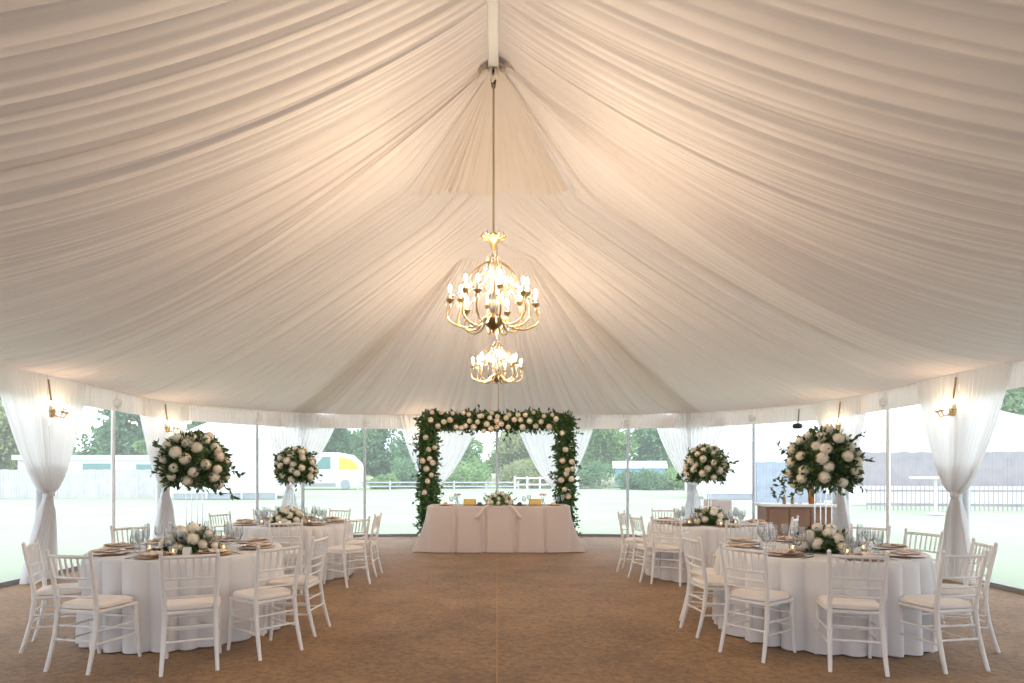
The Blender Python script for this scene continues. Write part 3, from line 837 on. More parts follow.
def settings(cx, cy, r0, tname, aisle, rot=22.5):
    rr = r0 - .19
    for k in range(8):
        deg = k * 45
        pn = place_name(deg, aisle)
        a = R(deg + 4 * math.sin(k * 2.3)); ux, uy = math.cos(a), math.sin(a); tx, ty = -uy, ux
        P_ = lambda f, s_: (cx + ux * f + tx * s_, cy + uy * f + ty * s_)
        rz = a + PI / 2                      # local -Y points to the guest
        where = 'at the %s place of the %s' % (pn, tname)
        x, y = P_(rr, 0)
        put('charger', (x, y, TZ + .001), rz, 'rose-gold charger ' + where, 'charger plates at the table settings')
        put('plate', (x, y, TZ + .0155), rz, 'dinner plate ' + where, 'dinner plates on the chargers')
        put('napkin', (x, y, TZ + .012), rz + .25 * math.sin(k * 3.1), 'blush napkin ' + where, 'folded napkins on the plates')
        x, y = P_(rr, .195); put('knife', (x, y, TZ + .001), rz + PI, 'dark knife ' + where, 'knives beside the chargers')
        x, y = P_(rr, -.195); put('fork', (x, y, TZ + .001), rz + PI, 'dark fork ' + where, 'forks beside the chargers')
        x, y = P_(rr - .22, .12); put('wine', (x, y, TZ + .001), 0, 'wine glass ' + where, 'wine glasses on the round tables')
        x, y = P_(rr - .28, .03); put('flute', (x, y, TZ + .001), 0, 'champagne flute ' + where, 'champagne flutes on the round tables')
        x, y = P_(rr - .20, .02); put('water', (x, y, TZ + .001), 0, 'water goblet ' + where, 'water goblets on the round tables')

def stand(x, y, label, h=.56):
    t = thing('flower_stand', label, 'flower stand', (x, y, TZ), 0, 'tall slim flower stands')
    MB().box((0, 0, .006), (.20, .20, .010)).build('base_plate', M['silver'], t, smooth=False, bevel=.003)
    for sx, sy in ((-1, -1), (1, -1), (1, 1), (-1, 1)):
        MB().tube([(sx * .055, sy * .055, .01), (sx * .055, sy * .055, h)], .006, 8).build('leg', M['silver'], t)
    MB().box((0, 0, h), (.16, .16, .010)).build('top_plate', M['silver'], t, smooth=False, bevel=.003)
    return t
TABLES = [
 (-2.97, 5.97, .85, 'front left round table', 1, (-3.05, 6.25), (-2.83, 5.72), .37, 1.56),
 (-3.03, 9.14, .86, 'rear left round table', 1, (-3.0, 9.25), (-2.98, 8.80), .34, 1.555),
 (3.05, 5.90, .89, 'front right round table', -1, (3.22, 6.12), (3.02, 5.72), .39, 1.565),
 (3.10, 9.06, .86, 'rear right round table', -1, (3.10, 9.20), (3.00, 8.70), .35, 1.58),
]
for i, (cx, cy, r0, tn, ais, st, lo, br, bz) in enumerate(TABLES):
    table_round(cx, cy, r0 - .006, 'folding %s hidden under its long cloth' % tn)
    cloth_round(cx, cy, r0, 20 + i, 'white floor-length cloth draped in folds over the %s' % tn)
    settings(cx, cy, r0, tn, ais)
    stand(st[0], st[1], 'tall slim stand carrying the high bouquet on the %s' % tn, h=bz - TZ - .18)
    bouquet('tall_bouquet', 'big ball bouquet of cream roses high above the %s' % tn, (st[0], st[1], bz), (br * .86, br * .86, br * .94), 46, .051, 1900, 'tall rose bouquets on stands', 40 + i, zmin=-.55)
    bouquet('table_posy', 'low posy of cream roses and leaves lying on the %s' % tn, (lo[0], lo[1], TZ + .001), (.24, .20, .24), 19, .052, 420, 'low rose posies on the tables', 60 + i, zmin=.05, spread=1.15, trail=False, flat_bottom=True)
    for q, (vx, vy) in enumerate(((-.33, -.08), (.33, -.05), (.02, -.34))):
        put('votive', (lo[0] + vx, lo[1] + vy, TZ + .001), 0, 'votive candle %s the posy on the %s' % (('on the outer left of', 'on the outer right of', 'in front of')[q], tn), 'votive candles beside the posies')
    put('card', (lo[0] + .12, lo[1] - .30, TZ + .001), .1, 'small folded white place card before the posy on the %s' % tn, 'place cards before the posies')

# ------------------------------------------------------------------ head table
HZ = .88
hx0, hy0 = 0.03, 12.02
def head_cloth():
    rows = []; n = 520
    a_, b_ = 1.36, .40
    def outline(s_):
        # rounded rectangle by angle
        p = 10
        c_, s2 = math.cos(s_), math.sin(s_)
        r_ = (abs(c_ / a_) ** p + abs(s2 / b_) ** p) ** (-1 / p)
        return r_ * c_, r_ * s2
    # sample evenly along the perimeter
    th = np.linspace(0, 2 * PI, 4001); xy = np.array([outline(t_) for t_ in th]); dd = np.r_[0, np.cumsum(np.linalg.norm(np.diff(xy, axis=0), axis=1))]
    ts = np.interp(np.linspace(0, dd[-1], n, endpoint=False), dd, th)
    prof = [(0.01, HZ), (.5, HZ), (.9, HZ), (.985, HZ), (1.0, HZ - .012)] + [(1.0, z) for z in np.linspace(HZ - .05, .012, 16)]
    folds = [-.86, -.31, .29, .83]
    for k, z in prof:
        row = []; t_ = max(0, (HZ - .02 - z) / HZ)
        for s_ in ts:
            x, y = outline(s_); cx = max(0, abs(x) - 1.15) / .21; cy = max(0, abs(y) - .25) / .15
            side = min(1, max(0, abs(x) - 1.345) / .012); corner = side * min(1, max(0, .395 - abs(y)) / .10)
            ox = math.copysign(1, x) * corner * .24 * t_ ** 1.7; oy = math.copysign(1, y) * .04 * t_
            fo = 0
            if y < -.3:
                for f in folds: fo += .035 * math.exp(-((x - f) / .018) ** 2) - .03 * math.exp(-((x - f - .05) / .03) ** 2)
                fo += .008 * math.sin(x * 9)
            if side > 0: ox += side * (math.copysign(.015 * math.sin(y * 36), x) * t_ + math.copysign(.05 * t_ ** 1.5, x))
            row.append((x * k + ox, y * k + oy - fo * min(1, t_ * 4), z))
        rows.append(row)
    o = MB().grid(rows, closed_v=True).build('tablecloth', M['headcloth']); o.location = (hx0, hy0, 0)
    return tag(o, 'blush long cloth with flared corners over the head table', 'tablecloth')
head_cloth()
t = thing('head_table', 'long head table under the flower arch, hidden by its cloth', 'table', (hx0, hy0, 0))
MB().box((0, 0, HZ - .028), (2.52, .68, .03)).build('tabletop', M['wood'], t, smooth=False)
for sx in (-1, 1):
    for sy in (-1, 1): MB().tube([(sx * 1.15, sy * .3, 0), (sx * 1.15, sy * .3, HZ - .04)], .016, 8).build('leg', M['steel'], t)
bouquet('head_posy', 'rounded posy of pale roses at the middle of the head table', (hx0 + .02, hy0 - .18, HZ + .001), (.27, .19, .27), 30, .040, 420, None, 90, zmin=.02, spread=1.2, trail=False, flat_bottom=True, leafsize=.05)
# ribbon trailing over the front of the cloth from the posy
mb = MB()
for s in (-1, 1):
    rows = []
    for i in range(14):
        u = i / 13; x = s * (.10 + .33 * u); y = -.30 - .10 * min(1, u * 1.6) - .03 * u * u; z = HZ + .012 if u < .45 else HZ + .012 - (u - .45) * .42
        w = .025 + .02 * u
        if u >= .45: y = -.475
        rows.append([(x + w * v * .8, y, z - abs(v) * .012 + .01 * math.sin(6 * v + i)) for v in (-1, -.5, 0, .5, 1)])
    mb.grid(rows)
o = mb.build('table_ribbon', M['ribbon']); o.location = (hx0, hy0, 0); s_ = o.modifiers.new('t', 'SOLIDIFY'); s_.thickness = .003
tag(o, 'pale ribbon spilling over the head table edge from the posy', 'ribbon')
def gold_box(x, label):
    t = thing('gold_box', label, 'box', (x, hy0 - .12, HZ + .001), 0, 'gold candle boxes on the head table')
    mb = MB()
    mb.box((0, 0, .008), (.235, .12, .016))
    for sx, d_ in (((0, .056, .06), (.235, .008, .12)), ((0, -.056, .06), (.235, .008, .12)), ((.1135, 0, .06), (.008, .12, .12)), ((-.1135, 0, .06), (.008, .12, .12))): mb.box(sx, d_)
    mb.build('box_body', M['goldbox'], t, smooth=False)
    return t
gold_box(hx0 - .55, 'small gilded box left of the posy on the head table')
gold_box(hx0 + .70, 'small gilded box to the right of the posy on the head table')
for i, (dx, w_) in enumerate(((-.62, 'inside the left gilded box'), (.62, 'inside the right gilded box'))):
    o = put('votive', (hx0 + dx + (.02 if i == 0 else .06), hy0 - .12, HZ + .018), 0, 'lit votive candle %s on the head table' % w_, 'head table candles'); 
for i, (dx, w_) in enumerate(((-1.02, 'far left end'), (-.36, 'left of the posy'), (.40, 'right of the posy'), (1.05, 'far right end'))):
    o = MB().lathe([(.001, 0), (.09, 0), (.135, .012), (.14, .018), (.13, .016), (.08, .006), (.001, .006)], 30, cap=False).build('side_plate', M['darkplate'] if abs(dx) < .9 else M['charger'])
    o.location = (hx0 + dx, hy0 - .20, HZ + .001); tag(o, 'plate on the head table, %s' % w_, 'plate', 'plates on the head table')
    o = MB().box((0, 0, .025), (.10, .07, .05), .4, .6).build('folded_napkin', M['darkplate'] if abs(dx) < .9 else M['napkin'], smooth=False, bevel=.008)
    o.location = (hx0 + dx, hy0 - .20, HZ + .014); tag(o, 'folded napkin on the head table plate, %s' % w_, 'napkin', 'napkins on the head table')
    put('wine', (hx0 + dx + .19, hy0 - .05, HZ + .001), 0, 'wine glass behind the head table plate, %s' % w_, 'head table glasses')
    put('water', (hx0 + dx + .10, hy0 + .06, HZ + .001), 0, 'water goblet behind the head table plate, %s' % w_, 'head table glasses')
for dx, w_ in ((-.80, 'left'), (.86, 'right')):
    t = thing('bud_vase', 'small vase of pale dried blooms on the %s of the head table' % w_, 'vase', (hx0 + dx, hy0 + .02, HZ + .001), 0, 'bud vases on the head table')
    MB().lathe([(.001, 0), (.03, 0), (.04, .04), (.018, .09), (.02, .11), (.015, .11), (.001, .02)], 16, cap=False).build('vase_body', M['glass'], t)
    for k in range(5):
        a = k * 1.3; MB().tube([(0, 0, .02), (.02 * math.cos(a), .02 * math.sin(a), .12), (.05 * math.cos(a), .04 * math.sin(a), .19)], .002, 5).build('flower_stem', M['stem'], t)
        place_rose(t, (.05 * math.cos(a), .04 * math.sin(a), .20), (math.cos(a) * .5, math.sin(a) * .5, 1), .45, 2)

# ------------------------------------------------------------------ flower arch
AX0, AX1, AY, AZ = -1.41, 1.40, 12.72, 2.56
t = thing('flower_arch', 'square arch of dark leaves and blush roses behind the head table', 'flower arch', (0, 0, 0))
for x in (AX0, AX1):
    MB().box((x, AY, AZ / 2), (.06, .06, AZ)).build('frame_post', M['whitepole'], t, smooth=False)
    MB().box((x, AY, .01), (.40, .40, .02)).build('foot_plate', M['whitepole'], t, smooth=False)
MB().box(((AX0 + AX1) / 2, AY, AZ), (AX1 - AX0, .06, .06)).build('frame_beam', M['whitepole'], t, smooth=False)
g = np.random.default_rng(3)
def arch_leaves(path, n, rad, name):
    P_, Ln = resample(path, 400); idx = g.integers(0, 400, n)
    c = P_[idx].astype(float); d = g.normal(size=(n, 3)); d /= np.linalg.norm(d, axis=1)[:, None]
    w = rad * (.8 + .22 * np.sin(idx * .11) + .12 * np.sin(idx * .043 + 2))
    pts = c + d * (g.uniform(.15, 1, n) ** .6 * w)[:, None]
    V, F = leaf_cloud(pts, d + g.normal(size=(n, 3)) * .6 + np.array([0, 0, -.25]), .095, .026, g)
    mb = MB().arr(V, F)
    for k in range(int(Ln * 16)):
        i = g.integers(0, 400); d_ = g.normal(size=3); d_[1] = -abs(d_[1]) * .5; d_ /= np.linalg.norm(d_)
        a = P_[i] + d_ * rad * .6; b = P_[i] + d_ * rad * g.uniform(1.2, 1.65) + np.array([0, 0, -.05])
        mb.tube([tuple(a), tuple((a + b) / 2), tuple(b)], [.004, .003, .002], 4)
        tt = np.linspace(.2, 1, 6)[:, None]; V, F = leaf_cloud(a + (b - a) * tt, d_ + g.normal(size=(6, 3)) * .7, .085, .024, g); mb.arr(V, F)
    return mb.build(name, M['leaf2'] if 'post' in name else M['leaf'], t, smooth=False)
arch_leaves([(AX0, AY, .35), (AX0, AY, 2.60)], 4300, .225, 'post_foliage')
arch_leaves([(AX1, AY, .35), (AX1, AY, 2.60)], 4300, .225, 'post_foliage')
arch_leaves([(AX0 - .08, AY, AZ), (AX1 + .08, AY, AZ)], 4600, .215, 'beam_foliage')
def arch_rose(px, py, s=1.0):
    """a rose at the arch position read in the photo, pushed to the camera-facing side of the garland"""
    S = 48.7; x = (px - 497) / S; z = 1.48 + (474 - py) / S
    y = AY - .25 + g.uniform(-.03, .03)
    place_rose(t, (x, y, z), (g.uniform(-.3, .3), -1, g.uniform(-.1, .4)), s * g.uniform(.95, 1.2), 2 if g.random() < .5 else 0)
AR = [(432, 421), (439, 427), (445, 423), (451, 421), (457, 428), (462, 429), (466, 427), (470, 422), (474, 428), (478, 423), (482, 417), (484, 432), (487, 425), (490, 419), (491, 430), (497, 422),
      (497, 428), (501, 425), (506, 419), (508, 428), (514, 421), (520, 421), (522, 428), (529, 422), (535, 427), (540, 423), (548, 428), (555, 420),
      (427, 438), (430, 450), (424, 461), (431, 459), (434, 463), (428, 469), (433, 475), (429, 481), (436, 448), (426, 492),
      (564, 450), (561, 461), (566, 470), (570, 462), (565, 474), (571, 469), (563, 489), (567, 496), (561, 434), (570, 479), (560, 480)]
for px, py in AR: arch_rose(px, py)
for px in range(436, 562, 9): arch_rose(px + g.uniform(-3, 3), 415 + g.uniform(-1.5, 3), .8)
for k in range(16):      # a few on the far side too
    u = k / 15; x = AX0 + (AX1 - AX0) * u
    place_rose(t, (x, AY + .21, AZ + .05 * math.sin(k * 2)), (0, 1, .2), 1.0, k % 3)

# ------------------------------------------------------------------ bar on the right with its bits
t = thing('bar_counter', 'brown wooden bar counter with white top by the right corner', 'bar counter', (5.15, 10.75, 0), R(-6))
MB().box((0, 0, .47), (1.08, .50, .90)).build('cabinet_body', M['wood'], t, smooth=False, bevel=.008)
for k in (-1, 0, 1): MB().box((k * .345, -.258, .47), (.32, .016, .80)).build('front_panel', M['wood'], t, smooth=False, bevel=.006)
MB().box((0, 0, .945), (1.18, .60, .045)).build('counter_top', M['white'], t, smooth=False, bevel=.008)
MB().box((0, 0, .015), (1.02, .44, .03)).build('plinth', M['black'], t, smooth=False)
BZ = .969
o = MB().lathe([(.001, 0), (.055, 0), (.065, .05), (.062, .2), (.045, .34), (.05, .44), (.046, .44), (.04, .34), (.055, .2), (.055, .02), (.001, .015)], 22, cap=False).build('amber_vase', M['amber'])
o.location = (5.42, 10.66, BZ); tag(o, 'tall amber glass vase on the bar counter', 'vase')
def vine(name, label, loc, n, h, spread_, seed, m='leaf', lean=(0, 0)):
    g2 = np.random.default_rng(seed); t = thing(name, label, 'plant', loc)
    st = MB(); lf = MB()
    for k in range(n):
        a = 2 * PI * k / n + .4; tip = np.array([spread_ * math.cos(a) + lean[0], spread_ * math.sin(a) + lean[1], h * g2.uniform(.75, 1)])
        st.tube([(0, 0, .02), tuple(tip * [.3, .3, .55]), tuple(tip)], [.004, .003, .002], 5)
        tt = g2.uniform(.35, 1, 12)[:, None]; pp = tip * tt
        V, F = leaf_cloud(pp, g2.normal(size=(12, 3)) + [0, 0, .3], .06, .02, g2); lf.arr(V, F)
    st.build('plant_stem', M['stem'], t); lf.build('foliage', M[m], t, smooth=False)
    return t
vine('greenery_sprig', 'green leaves rising out of the tall amber vase', (5.42, 10.66, BZ + .03), 7, .58, .10, 1)
t = thing('goblet_vase', 'clear footed glass vase holding green moss on the bar', 'vase', (5.23, 10.70, BZ))
MB().lathe([(.001, 0), (.045, 0), (.01, .02), (.01, .12), (.05, .17), (.058, .26), (.054, .26), (.046, .17), (.001, .14)], 18, cap=False).build('vase_body', M['glass'], t)
MB().ell((0, 0, .27), (.055, .055, .07)).build('moss', M['leaf2'], t)
vine('potted_sprig', 'thin dark sprig standing at the outer left of the bar', (4.83, 10.66, BZ), 4, .30, .14, 5)
for k, (dx, w_) in enumerate(((4.92, 'next to the thin sprig'), (5.06, 'in the middle of the bar'))):
    t = thing('bar_bottle', 'small dark bottle %s' % w_, 'bottle', (dx, 10.62, BZ), 0, 'bottles on the bar')
    MB().lathe([(.001, 0), (.028, 0), (.03, .08), (.012, .12), (.011, .16), (.001, .165)], 14).build('bottle_body', M['brass'], t)
    MB().lathe([(.013, .155), (.013, .175), (.001, .176)], 12).build('bottle_cap', M['white'], t)
# pale covered armchair beyond the rear right table
t = thing('armchair', 'pale slipcovered armchair beyond the rear right table', 'armchair', (4.42, 12.25, 0), R(180 - 8))
MB().box((0, -.04, .25), (.60, .56, .42), 0, .98).build('seat_base', M['slip'], t, bevel=.03)
MB().box((0, -.29, .60), (.58, .12, .74), 0, .96).build('backrest', M['slip'], t, bevel=.04)
for s in (-1, 1): MB().box((s * .27, .0, .42), (.09, .54, .30)).build('armrest', M['slip'], t, bevel=.03)
for sx in (-1, 1):
    for sy in (-1, 1): MB().box((sx * .25, sy * .23 - .04, .02), (.05, .05, .04)).build('leg', M['wood'], t, smooth=False)
# black dome spotlight under the eave
t = thing('dome_spotlight', 'black dome spotlight hanging below the valance near the right corner', 'spotlight', (6.02, 12.42, 2.44))
MB().tube([(0, 0, .02), (.04, .04, .16), (.06, .06, .35)], .012, 8).build('bracket', M['black'], t)
MB().lathe([(.001, -.055), (.07, -.05), (.10, -.015), (.09, .03), (.05, .055), (.001, .06)], 20).build('lamp_dome', M['black'], t)

# ------------------------------------------------------------------ outside: fences, buildings, vehicle
def fence(name, label, a, b, h, bw, gap, m, z0=0.0, posts=True, group=None):
    A, B = Vector((*a, 0)), Vector((*b, 0)); L_ = (B - A).length; ang = math.atan2((B - A).y, (B - A).x)
    t = thing(name, label, 'fence', (a[0], a[1], z0), ang, group)
    mb = MB(); n = int(L_ / (bw + gap))
    for k in range(n):
        hh = h + .02 * math.sin(k * 5.1)
        mb.box((bw / 2 + k * (bw + gap), 0, hh / 2), (bw, .025, hh))
    mb.box((L_ / 2, .035, h * .25), (L_, .04, .09)); mb.box((L_ / 2, .035, h * .8), (L_, .04, .09))
    mb.build('boards', m, t, smooth=False)
    if posts:
        for k in range(int(L_ / 2.4) + 1): MB().box((k * 2.4, .08, h / 2), (.10, .08, h)).build('fence_post', m, t, smooth=False)
    return t
fence('board_fence', 'weathered pale board fence across the lawn on the left', (-34, 37.5), (-20.0, 38.2), 1.75, .14, .02, M['fencewood'])
fence('board_fence', 'tall grey-brown board fence behind the railing on the right', (16.8, 31.0), (32, 28.0), 2.55, .15, .006, M['greyfence'])
fence('board_fence', 'blue-grey board fence beyond the bar, in front of the white marquee', (13.2, 31.5), (16.7, 31.4), 2.1, .15, .01, M['bluefence'])
fence('picket_railing', 'thin dark picket railing crossing the lawn on the right', (15.2, 25.5), (28, 23.2), 1.0, .035, .13, M['greyfence'], posts=False)
def rails(name, label, a, b, h, m, n=3, step=2.6):
    A, B = Vector((*a, 0)), Vector((*b, 0)); L_ = (B - A).length; ang = math.atan2((B - A).y, (B - A).x)
    t = thing(name, label, 'fence', (a[0], a[1], 0), ang)
    for z in [h * (k + 1) / n for k in range(n)]: MB().box((L_ / 2, 0, z - .05), (L_, .05, .12)).build('rail', m, t, smooth=False)
    for k in range(int(L_ / step) + 1): MB().box((k * step, 0, h / 2 + .05), (.14, .14, h + .1)).build('fence_post', m, t, smooth=False)
rails('rail_fence', 'low grey rail fence beyond the lawn seen through the arch', (-13, 58), (2.0, 58), .75, M['fencewood'], 2, 3.0)
rails('rail_fence', 'white post and rail fence seen through the arch', (1.6, 56), (7.5, 56.5), 1.15, M['render'], 2, 1.15)

def block(name, label, cat, loc, rz, size, wall, roof_m, roof, wins, winm, group=None):
    """a house-like volume: walls, roof and windows as parts; wins = (x, z, w, h) on the side facing the tent"""
    t = thing(name, label, cat, loc, rz, group)
    w, d_, h = size
    MB().box((0, 0, h / 2), (w, d_, h)).build('wall_block', wall, t, smooth=False)
    rt, rh = roof
    if rt == 'flat': MB().box((0, 0, h + rh / 2), (w + .5, d_ + .5, rh)).build('roof', roof_m, t, smooth=False)
    else:
        mb = MB(); o_ = .3
        mb.v = [(-w / 2 - o_, -d_ / 2 - o_, h), (w / 2 + o_, -d_ / 2 - o_, h), (w / 2 + o_, d_ / 2 + o_, h), (-w / 2 - o_, d_ / 2 + o_, h), (-w / 2 + (d_ / 2 if rt == 'hip' else -o_), 0, h + rh), (w / 2 - (d_ / 2 if rt == 'hip' else -o_), 0, h + rh)]
        mb.f = [(0, 1, 5, 4), (2, 3, 4, 5), (1, 2, 5), (3, 0, 4), (0, 3, 2, 1)]
        mb.build('roof', roof_m, t, smooth=False)
    for (x, z, ww, hh) in wins:
        f = MB().box((x, -d_ / 2 - .02, z), (ww + .16, .06, hh + .16)).build('window_frame', M['render'], t, smooth=False)
        MB().box((x, -d_ / 2 - .055, z), (ww, .02, hh)).build('pane', winm, f, smooth=False)
    return t
block('low_building', 'low white building with green windows behind the left fence', 'building', (-27.0, 48, 0), R(3), (16, 5, 2.5), M['render'], M['render'], ('flat', .35),
      [(-6.6, 1.75, 1.6, 1.0), (-2.4, 1.75, 2.0, 1.0), (2.5, 1.75, 4.2, .9), (6.5, 1.75, 2.6, .9)], M['teal'])
block('slate_shed', 'dark shed with slate roof behind the fence at the far left', 'shed', (-39.5, 42.5, 0), R(5), (7, 4, 1.9), M['slate'], M['slate'], ('gable', 1.1), [(2, 1.3, 1.4, .6)], M['teal'])
# white marquees
def marquee(label, loc, rz, size, dark=True):
    t = thing('marquee', label, 'marquee', loc, rz, 'white marquees outside')
    w, d_, h = size
    rows = []
    for z in (.35, 1.2, 2.2, h):
        rows.append([(-w / 2 + w * k / 60, -d_ / 2 - .03 * math.sin(k * .9), z) for k in range(61)])
    MB().grid(rows).build('side_curtain', M['render'], t)
    MB().box((0, .05, h / 2 + .18), (w, d_ - .1, h - .36)).build('fabric_body', M['render'], t, smooth=False)
    mb = MB(); mb.v = [(-w / 2 - .1, -d_ / 2 - .1, h), (w / 2 + .1, -d_ / 2 - .1, h), (w / 2 + .1, d_ / 2 + .1, h), (-w / 2 - .1, d_ / 2 + .1, h), (-w * .1, 0, h + 1.8), (w * .1, 0, h + 1.8)]
    mb.f = [(0, 1, 5, 4), (2, 3, 4, 5), (1, 2, 5), (3, 0, 4), (0, 3, 2, 1)]; mb.build('roof', M['render'], t, smooth=False)
    MB().box((0, -d_ / 2 + .1, .17), (w - .2, .1, .34)).build('skirt', M['grey'], t, smooth=False)
    for k in range(4): MB().tube([(-w / 2 + w * k / 3, -d_ / 2 - .06, 0), (-w / 2 + w * k / 3, -d_ / 2 - .06, h)], .05, 8).build('pole_shaft', M['pole'], t)
    return t
marquee('white marquee beyond the lawn behind the rear left table', (-16.4, 39.7, 0), R(5), (6.0, 6, 3.6))
marquee('white marquee beyond the lawn behind the rear right table', (17.6, 38.2, 0), R(-6), (10.6, 6, 3.3))
marquee('white marquee roof behind the tall grey-brown fence', (28.6, 36.6, 0), R(-11), (10, 5, 3.4))
block('clay_roof_house', 'white house with orange clay roof past the right railing', 'house', (33.5, 37, 0), R(-12), (10, 6, 2.3), M['render'], M['tile'], ('hip', 1.0), [(-3.4, 1.5, 1.1, .9), (-.4, 1.4, 2.4, .9), (3, 1.4, 1.6, .9)], M['teal'])
block('blue_shed', 'small blue boarded shed among the trees on the right', 'shed', (15.6, 68, 0.2), R(-10), (5.2, 3, 1.9), M['blueshed'], M['render'], ('gable', .8), [(-1.2, 1.1, 1.0, .7)], M['teal'])
o = MB().box((0, 0, .45), (14, .25, .9)).build('garden_wall', M['render'], smooth=False); o.location = (23.5, 29.0, 0); o.rotation_euler = (0, 0, R(-11)); o.name = 'low_barrier'
tag(o, 'low white wall at the foot of the grey-brown fence', 'wall')
# round table outdoors
t = thing('garden_table', 'high white round table on the lawn by the right railing', 'table', (16.2, 22.9, 0))
MB().lathe([(.001, 1.30), (.80, 1.30), (.83, 1.34), (.80, 1.38), (.001, 1.39)], 30).build('tabletop', M['white'], t)
MB().lathe([(.30, 0), (.28, .03), (.05, .06), (.05, 1.30)], 16).build('pedestal', M['white'], t)
# white coach
t = thing('coach', 'white coach with yellow rear window parked beyond the lawn', 'coach', (-18.6, 61, 0), R(2))
L_, H_ = 10.8, 3.55
prof = [(-5.4, .25), (-5.4, 2.0), (-4.9, H_ - .25), (-4.2, H_), (3.3, H_), (4.3, H_ - .22), (5.1, 2.55), (5.35, 1.8), (5.4, .9), (5.3, .25)]
mb = MB(); n = len(prof)
mb.v = [(x, -1.25, z) for x, z in prof] + [(x, 1.25, z) for x, z in prof]
mb.f = [tuple(range(n)), tuple(range(n, 2 * n))[::-1]] + [((i + 1) % n, i, n + i, n + (i + 1) % n) for i in range(n)]
mb.build('bus_body', M['render'], t, smooth=False, bevel=.08)
def side_poly(pts, name, m):
    mb = MB(); n = len(pts); mb.v = [(x, -1.29, z) for x, z in pts] + [(x, -1.24, z) for x, z in pts]
    mb.f = [tuple(range(n)), tuple(range(n, 2 * n))[::-1]] + [((i + 1) % n, i, n + i, n + (i + 1) % n) for i in range(n)]
    return mb.build(name, m, t, smooth=False)
for x0, x1 in ((-4.7, -3.0), (-2.8, -1.0), (-.8, .5)): side_poly([(x0, 1.95), (x1, 1.95), (x1, 3.0), (x0, 3.0)], 'side_window', M['teal'])
side_poly([(.75, 1.95), (2.5, 1.95), (2.5, 3.15), (1.75, 3.15)], 'side_window', M['teal'])
side_poly([(3.3, 1.9), (5.2, 1.9), (5.0, 2.45), (4.35, 2.95), (3.3, 3.1)], 'side_window', M['yellow'])
side_poly([(-5.3, .26), (3.0, .26), (3.0, .62), (-5.3, .55)], 'sill_panel', M['grey'])
for x in (-3.6, 3.9):
    st = MB(); st.lathe([(.15, -.14), (.46, -.14), (.5, -.08), (.5, .08), (.46, .14), (.15, .14)], 24); st.xf(Matrix.Translation((x, -1.12, .5)) @ Matrix.Rotation(PI / 2, 4, 'X')); st.build('wheel', M['grey'], t)

# ------------------------------------------------------------------ trees, bushes and hedges
def tree(name, label, x, y, h, w, m, seed, trunk=True, kind='round', nleaf=6500, leafs=.42, z0=0.0, group='trees beyond the lawn'):
    g = np.random.default_rng(seed); t = thing(name, label, 'tree' if trunk else 'bush', (x, y, z0), 0, group)
    nb = 22; cs = []
    for k in range(nb):
        a = g.uniform(0, 2 * PI); q = g.uniform(0, 1)
        if kind == 'pine': zz = h * (.3 + .66 * q); rr = w * .5 * (1.02 - q) * .8
        elif kind == 'bush': zz = h * (.2 + .5 * q); rr = w * .42 * g.uniform(.2, 1)
        else: zz = h * (.20 + .62 * q); rr = w * .34 * g.uniform(.1, 1) * (1.15 - abs(q - .4))
        cs.append((rr * math.cos(a), rr * math.sin(a), zz, g.uniform(.6, 1.1) * w * (.21 if kind != 'pine' else .15)))
    cs = np.array(cs); i = g.integers(0, nb, nleaf); d = g.normal(size=(nleaf, 3)); d /= np.linalg.norm(d, axis=1)[:, None]
    pts = cs[i, :3] + d * (cs[i, 3] * g.uniform(.5, 1.05, nleaf))[:, None] * [1, 1, .8]
    pts[:, 2] = np.maximum(pts[:, 2], .1)
    V, F = leaf_cloud(pts, d + g.normal(size=(nleaf, 3)) * .8, leafs, leafs * .36, g)
    MB().arr(V, F).build('crown', m, t, smooth=False)
    if trunk:
        tb = MB().tube([(0, 0, 0), (.1, 0, h * .3), (-.05, .05, h * .55), (0, 0, h * .85)], [h * .028, h * .022, h * .014, .03], 8)
        for k in range(5):
            c = cs[k]; tb.tube([(0, 0, h * (.28 + .07 * k)), (c[0] * .5, c[1] * .5, (c[2] + h * (.28 + .07 * k)) / 2), tuple(c[:3])], [h * .012, h * .008, .02], 6)
        tb.build('trunk', M['bark'], t)
    return t
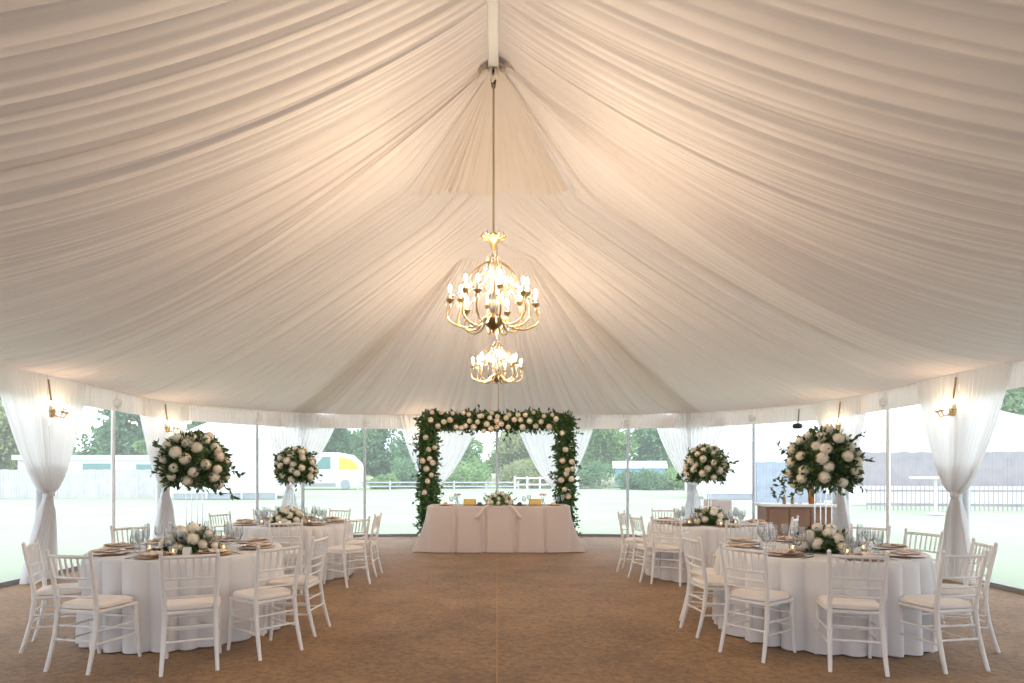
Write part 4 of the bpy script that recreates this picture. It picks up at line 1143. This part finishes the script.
TT = [
 ('leafy_tree', 'spreading tree at the far left edge above the slate shed', -40, 50, 8.6, 9, 'treeC', 'round'),
 ('leafy_tree', 'tall dark tree behind the low building, just past the left drape', -33.5, 56, 10.5, 7, 'treeB', 'round'),
 ('conifer_tree', 'slender conifer rising behind the low white building', -29.6, 54, 8.6, 3.6, 'treeA', 'pine'),
 ('leafy_tree', 'wide dark tree right of the conifer behind the low building', -25.5, 55, 9.8, 7.5, 'treeB', 'round'),
 ('leafy_tree', 'pale-stemmed tree behind the white coach', -20, 76, 11, 9, 'treeB', 'round'),
 ('leafy_tree', 'dark tree just right of the white coach', -14.5, 75, 9.5, 8.5, 'treeB', 'round'),
 ('leafy_tree', 'broad dark tree left of the flower arch', -9.6, 72, 7.6, 8, 'treeB', 'round'),
 ('leafy_tree', 'green tree seen through the arch, left of its middle pole', -4.2, 73, 8.2, 7, 'treeA', 'round'),
 ('leafy_tree', 'pale yellow-green tree seen through the arch, right of its middle pole', 2.6, 76, 8.8, 8, 'treeC', 'round'),
 ('leafy_tree', 'green tree behind the right leg of the flower arch', 7.2, 74, 8.0, 7, 'treeA', 'round'),
 ('leafy_tree', 'large bright round tree between the arch and the slim right pole', 12.0, 73, 9.0, 9.5, 'treeA', 'round'),
 ('leafy_tree', 'dark layered tree over the blue shed', 18.4, 74, 9.2, 9, 'treeB', 'round'),
 ('leafy_tree', 'tall tree above the clay roof at the right edge', 44, 46, 10.5, 10, 'treeB', 'round'),
 ('leafy_tree', 'high airy tree over the railing at the right edge', 37.5, 45, 9.8, 8, 'treeA', 'round'),
 ('leafy_tree', 'pale tree filling the gap behind the two left marquee ends', -29, 70, 11, 10, 'treeC', 'round'),
]
for k, (nm, lb, x, y, h, w, m_, kd) in enumerate(TT): tree(nm, lb, x, y, h, w, M[m_], 100 + k, kind=kd)
BB = [
 ('clipped_bush', 'low bush beside the front end of the white coach', -11.2, 62, 1.5, 2.6, 'treeA'),
 ('clipped_bush', 'low dark shrub mass behind the rail fence, left of the arch', -8.6, 66, 3.6, 7, 'treeB'),
 ('clipped_bush', 'bushy green mound seen through the arch, left half', -3.2, 66, 3.4, 6.4, 'treeA'),
 ('clipped_bush', 'bushy pale mound seen through the arch, right half', 3.2, 67, 3.2, 6.4, 'treeC'),
 ('clipped_bush', 'dark green bush just right of the flower arch', 9.0, 65, 3.6, 6, 'treeB'),
 ('clipped_bush', 'long clipped hedge in front of the blue shed', 14.3, 60, 1.6, 4.8, 'treeB'),
 ('clipped_bush', 'second hedge section toward the right corner drape', 18.2, 60, 1.9, 5.0, 'treeA'),
]
for k, (nm, lb, x, y, h, w, m_) in enumerate(BB): tree(nm, lb, x, y, h, w, M[m_], 200 + k, trunk=False, kind='bush', nleaf=4500, leafs=.28, group='bushes beyond the lawn')

# dense wood closing the view far behind
g = np.random.default_rng(9); n = 30000
x = g.uniform(-75, 75, n); top = 5.4 + 1.6 * np.sin(x * .21) + 1.2 * np.sin(x * .57 + 1) + .8 * np.sin(x * 1.3) - 2.0 * np.exp(-((x - 3) / 9) ** 2)
pts = np.stack([x, 88 + g.uniform(-2.5, 2.5, n), g.uniform(0, 1, n) ** .8 * top], 1)
V, F = leaf_cloud(pts, g.normal(size=(n, 3)), .95, .36, g)
o = MB().arr(V, F).build('woodland_foliage', M['treeB'], smooth=False); tag(o, 'mass of distant woodland foliage closing the view beyond the lawn', 'woodland', None, 'stuff')
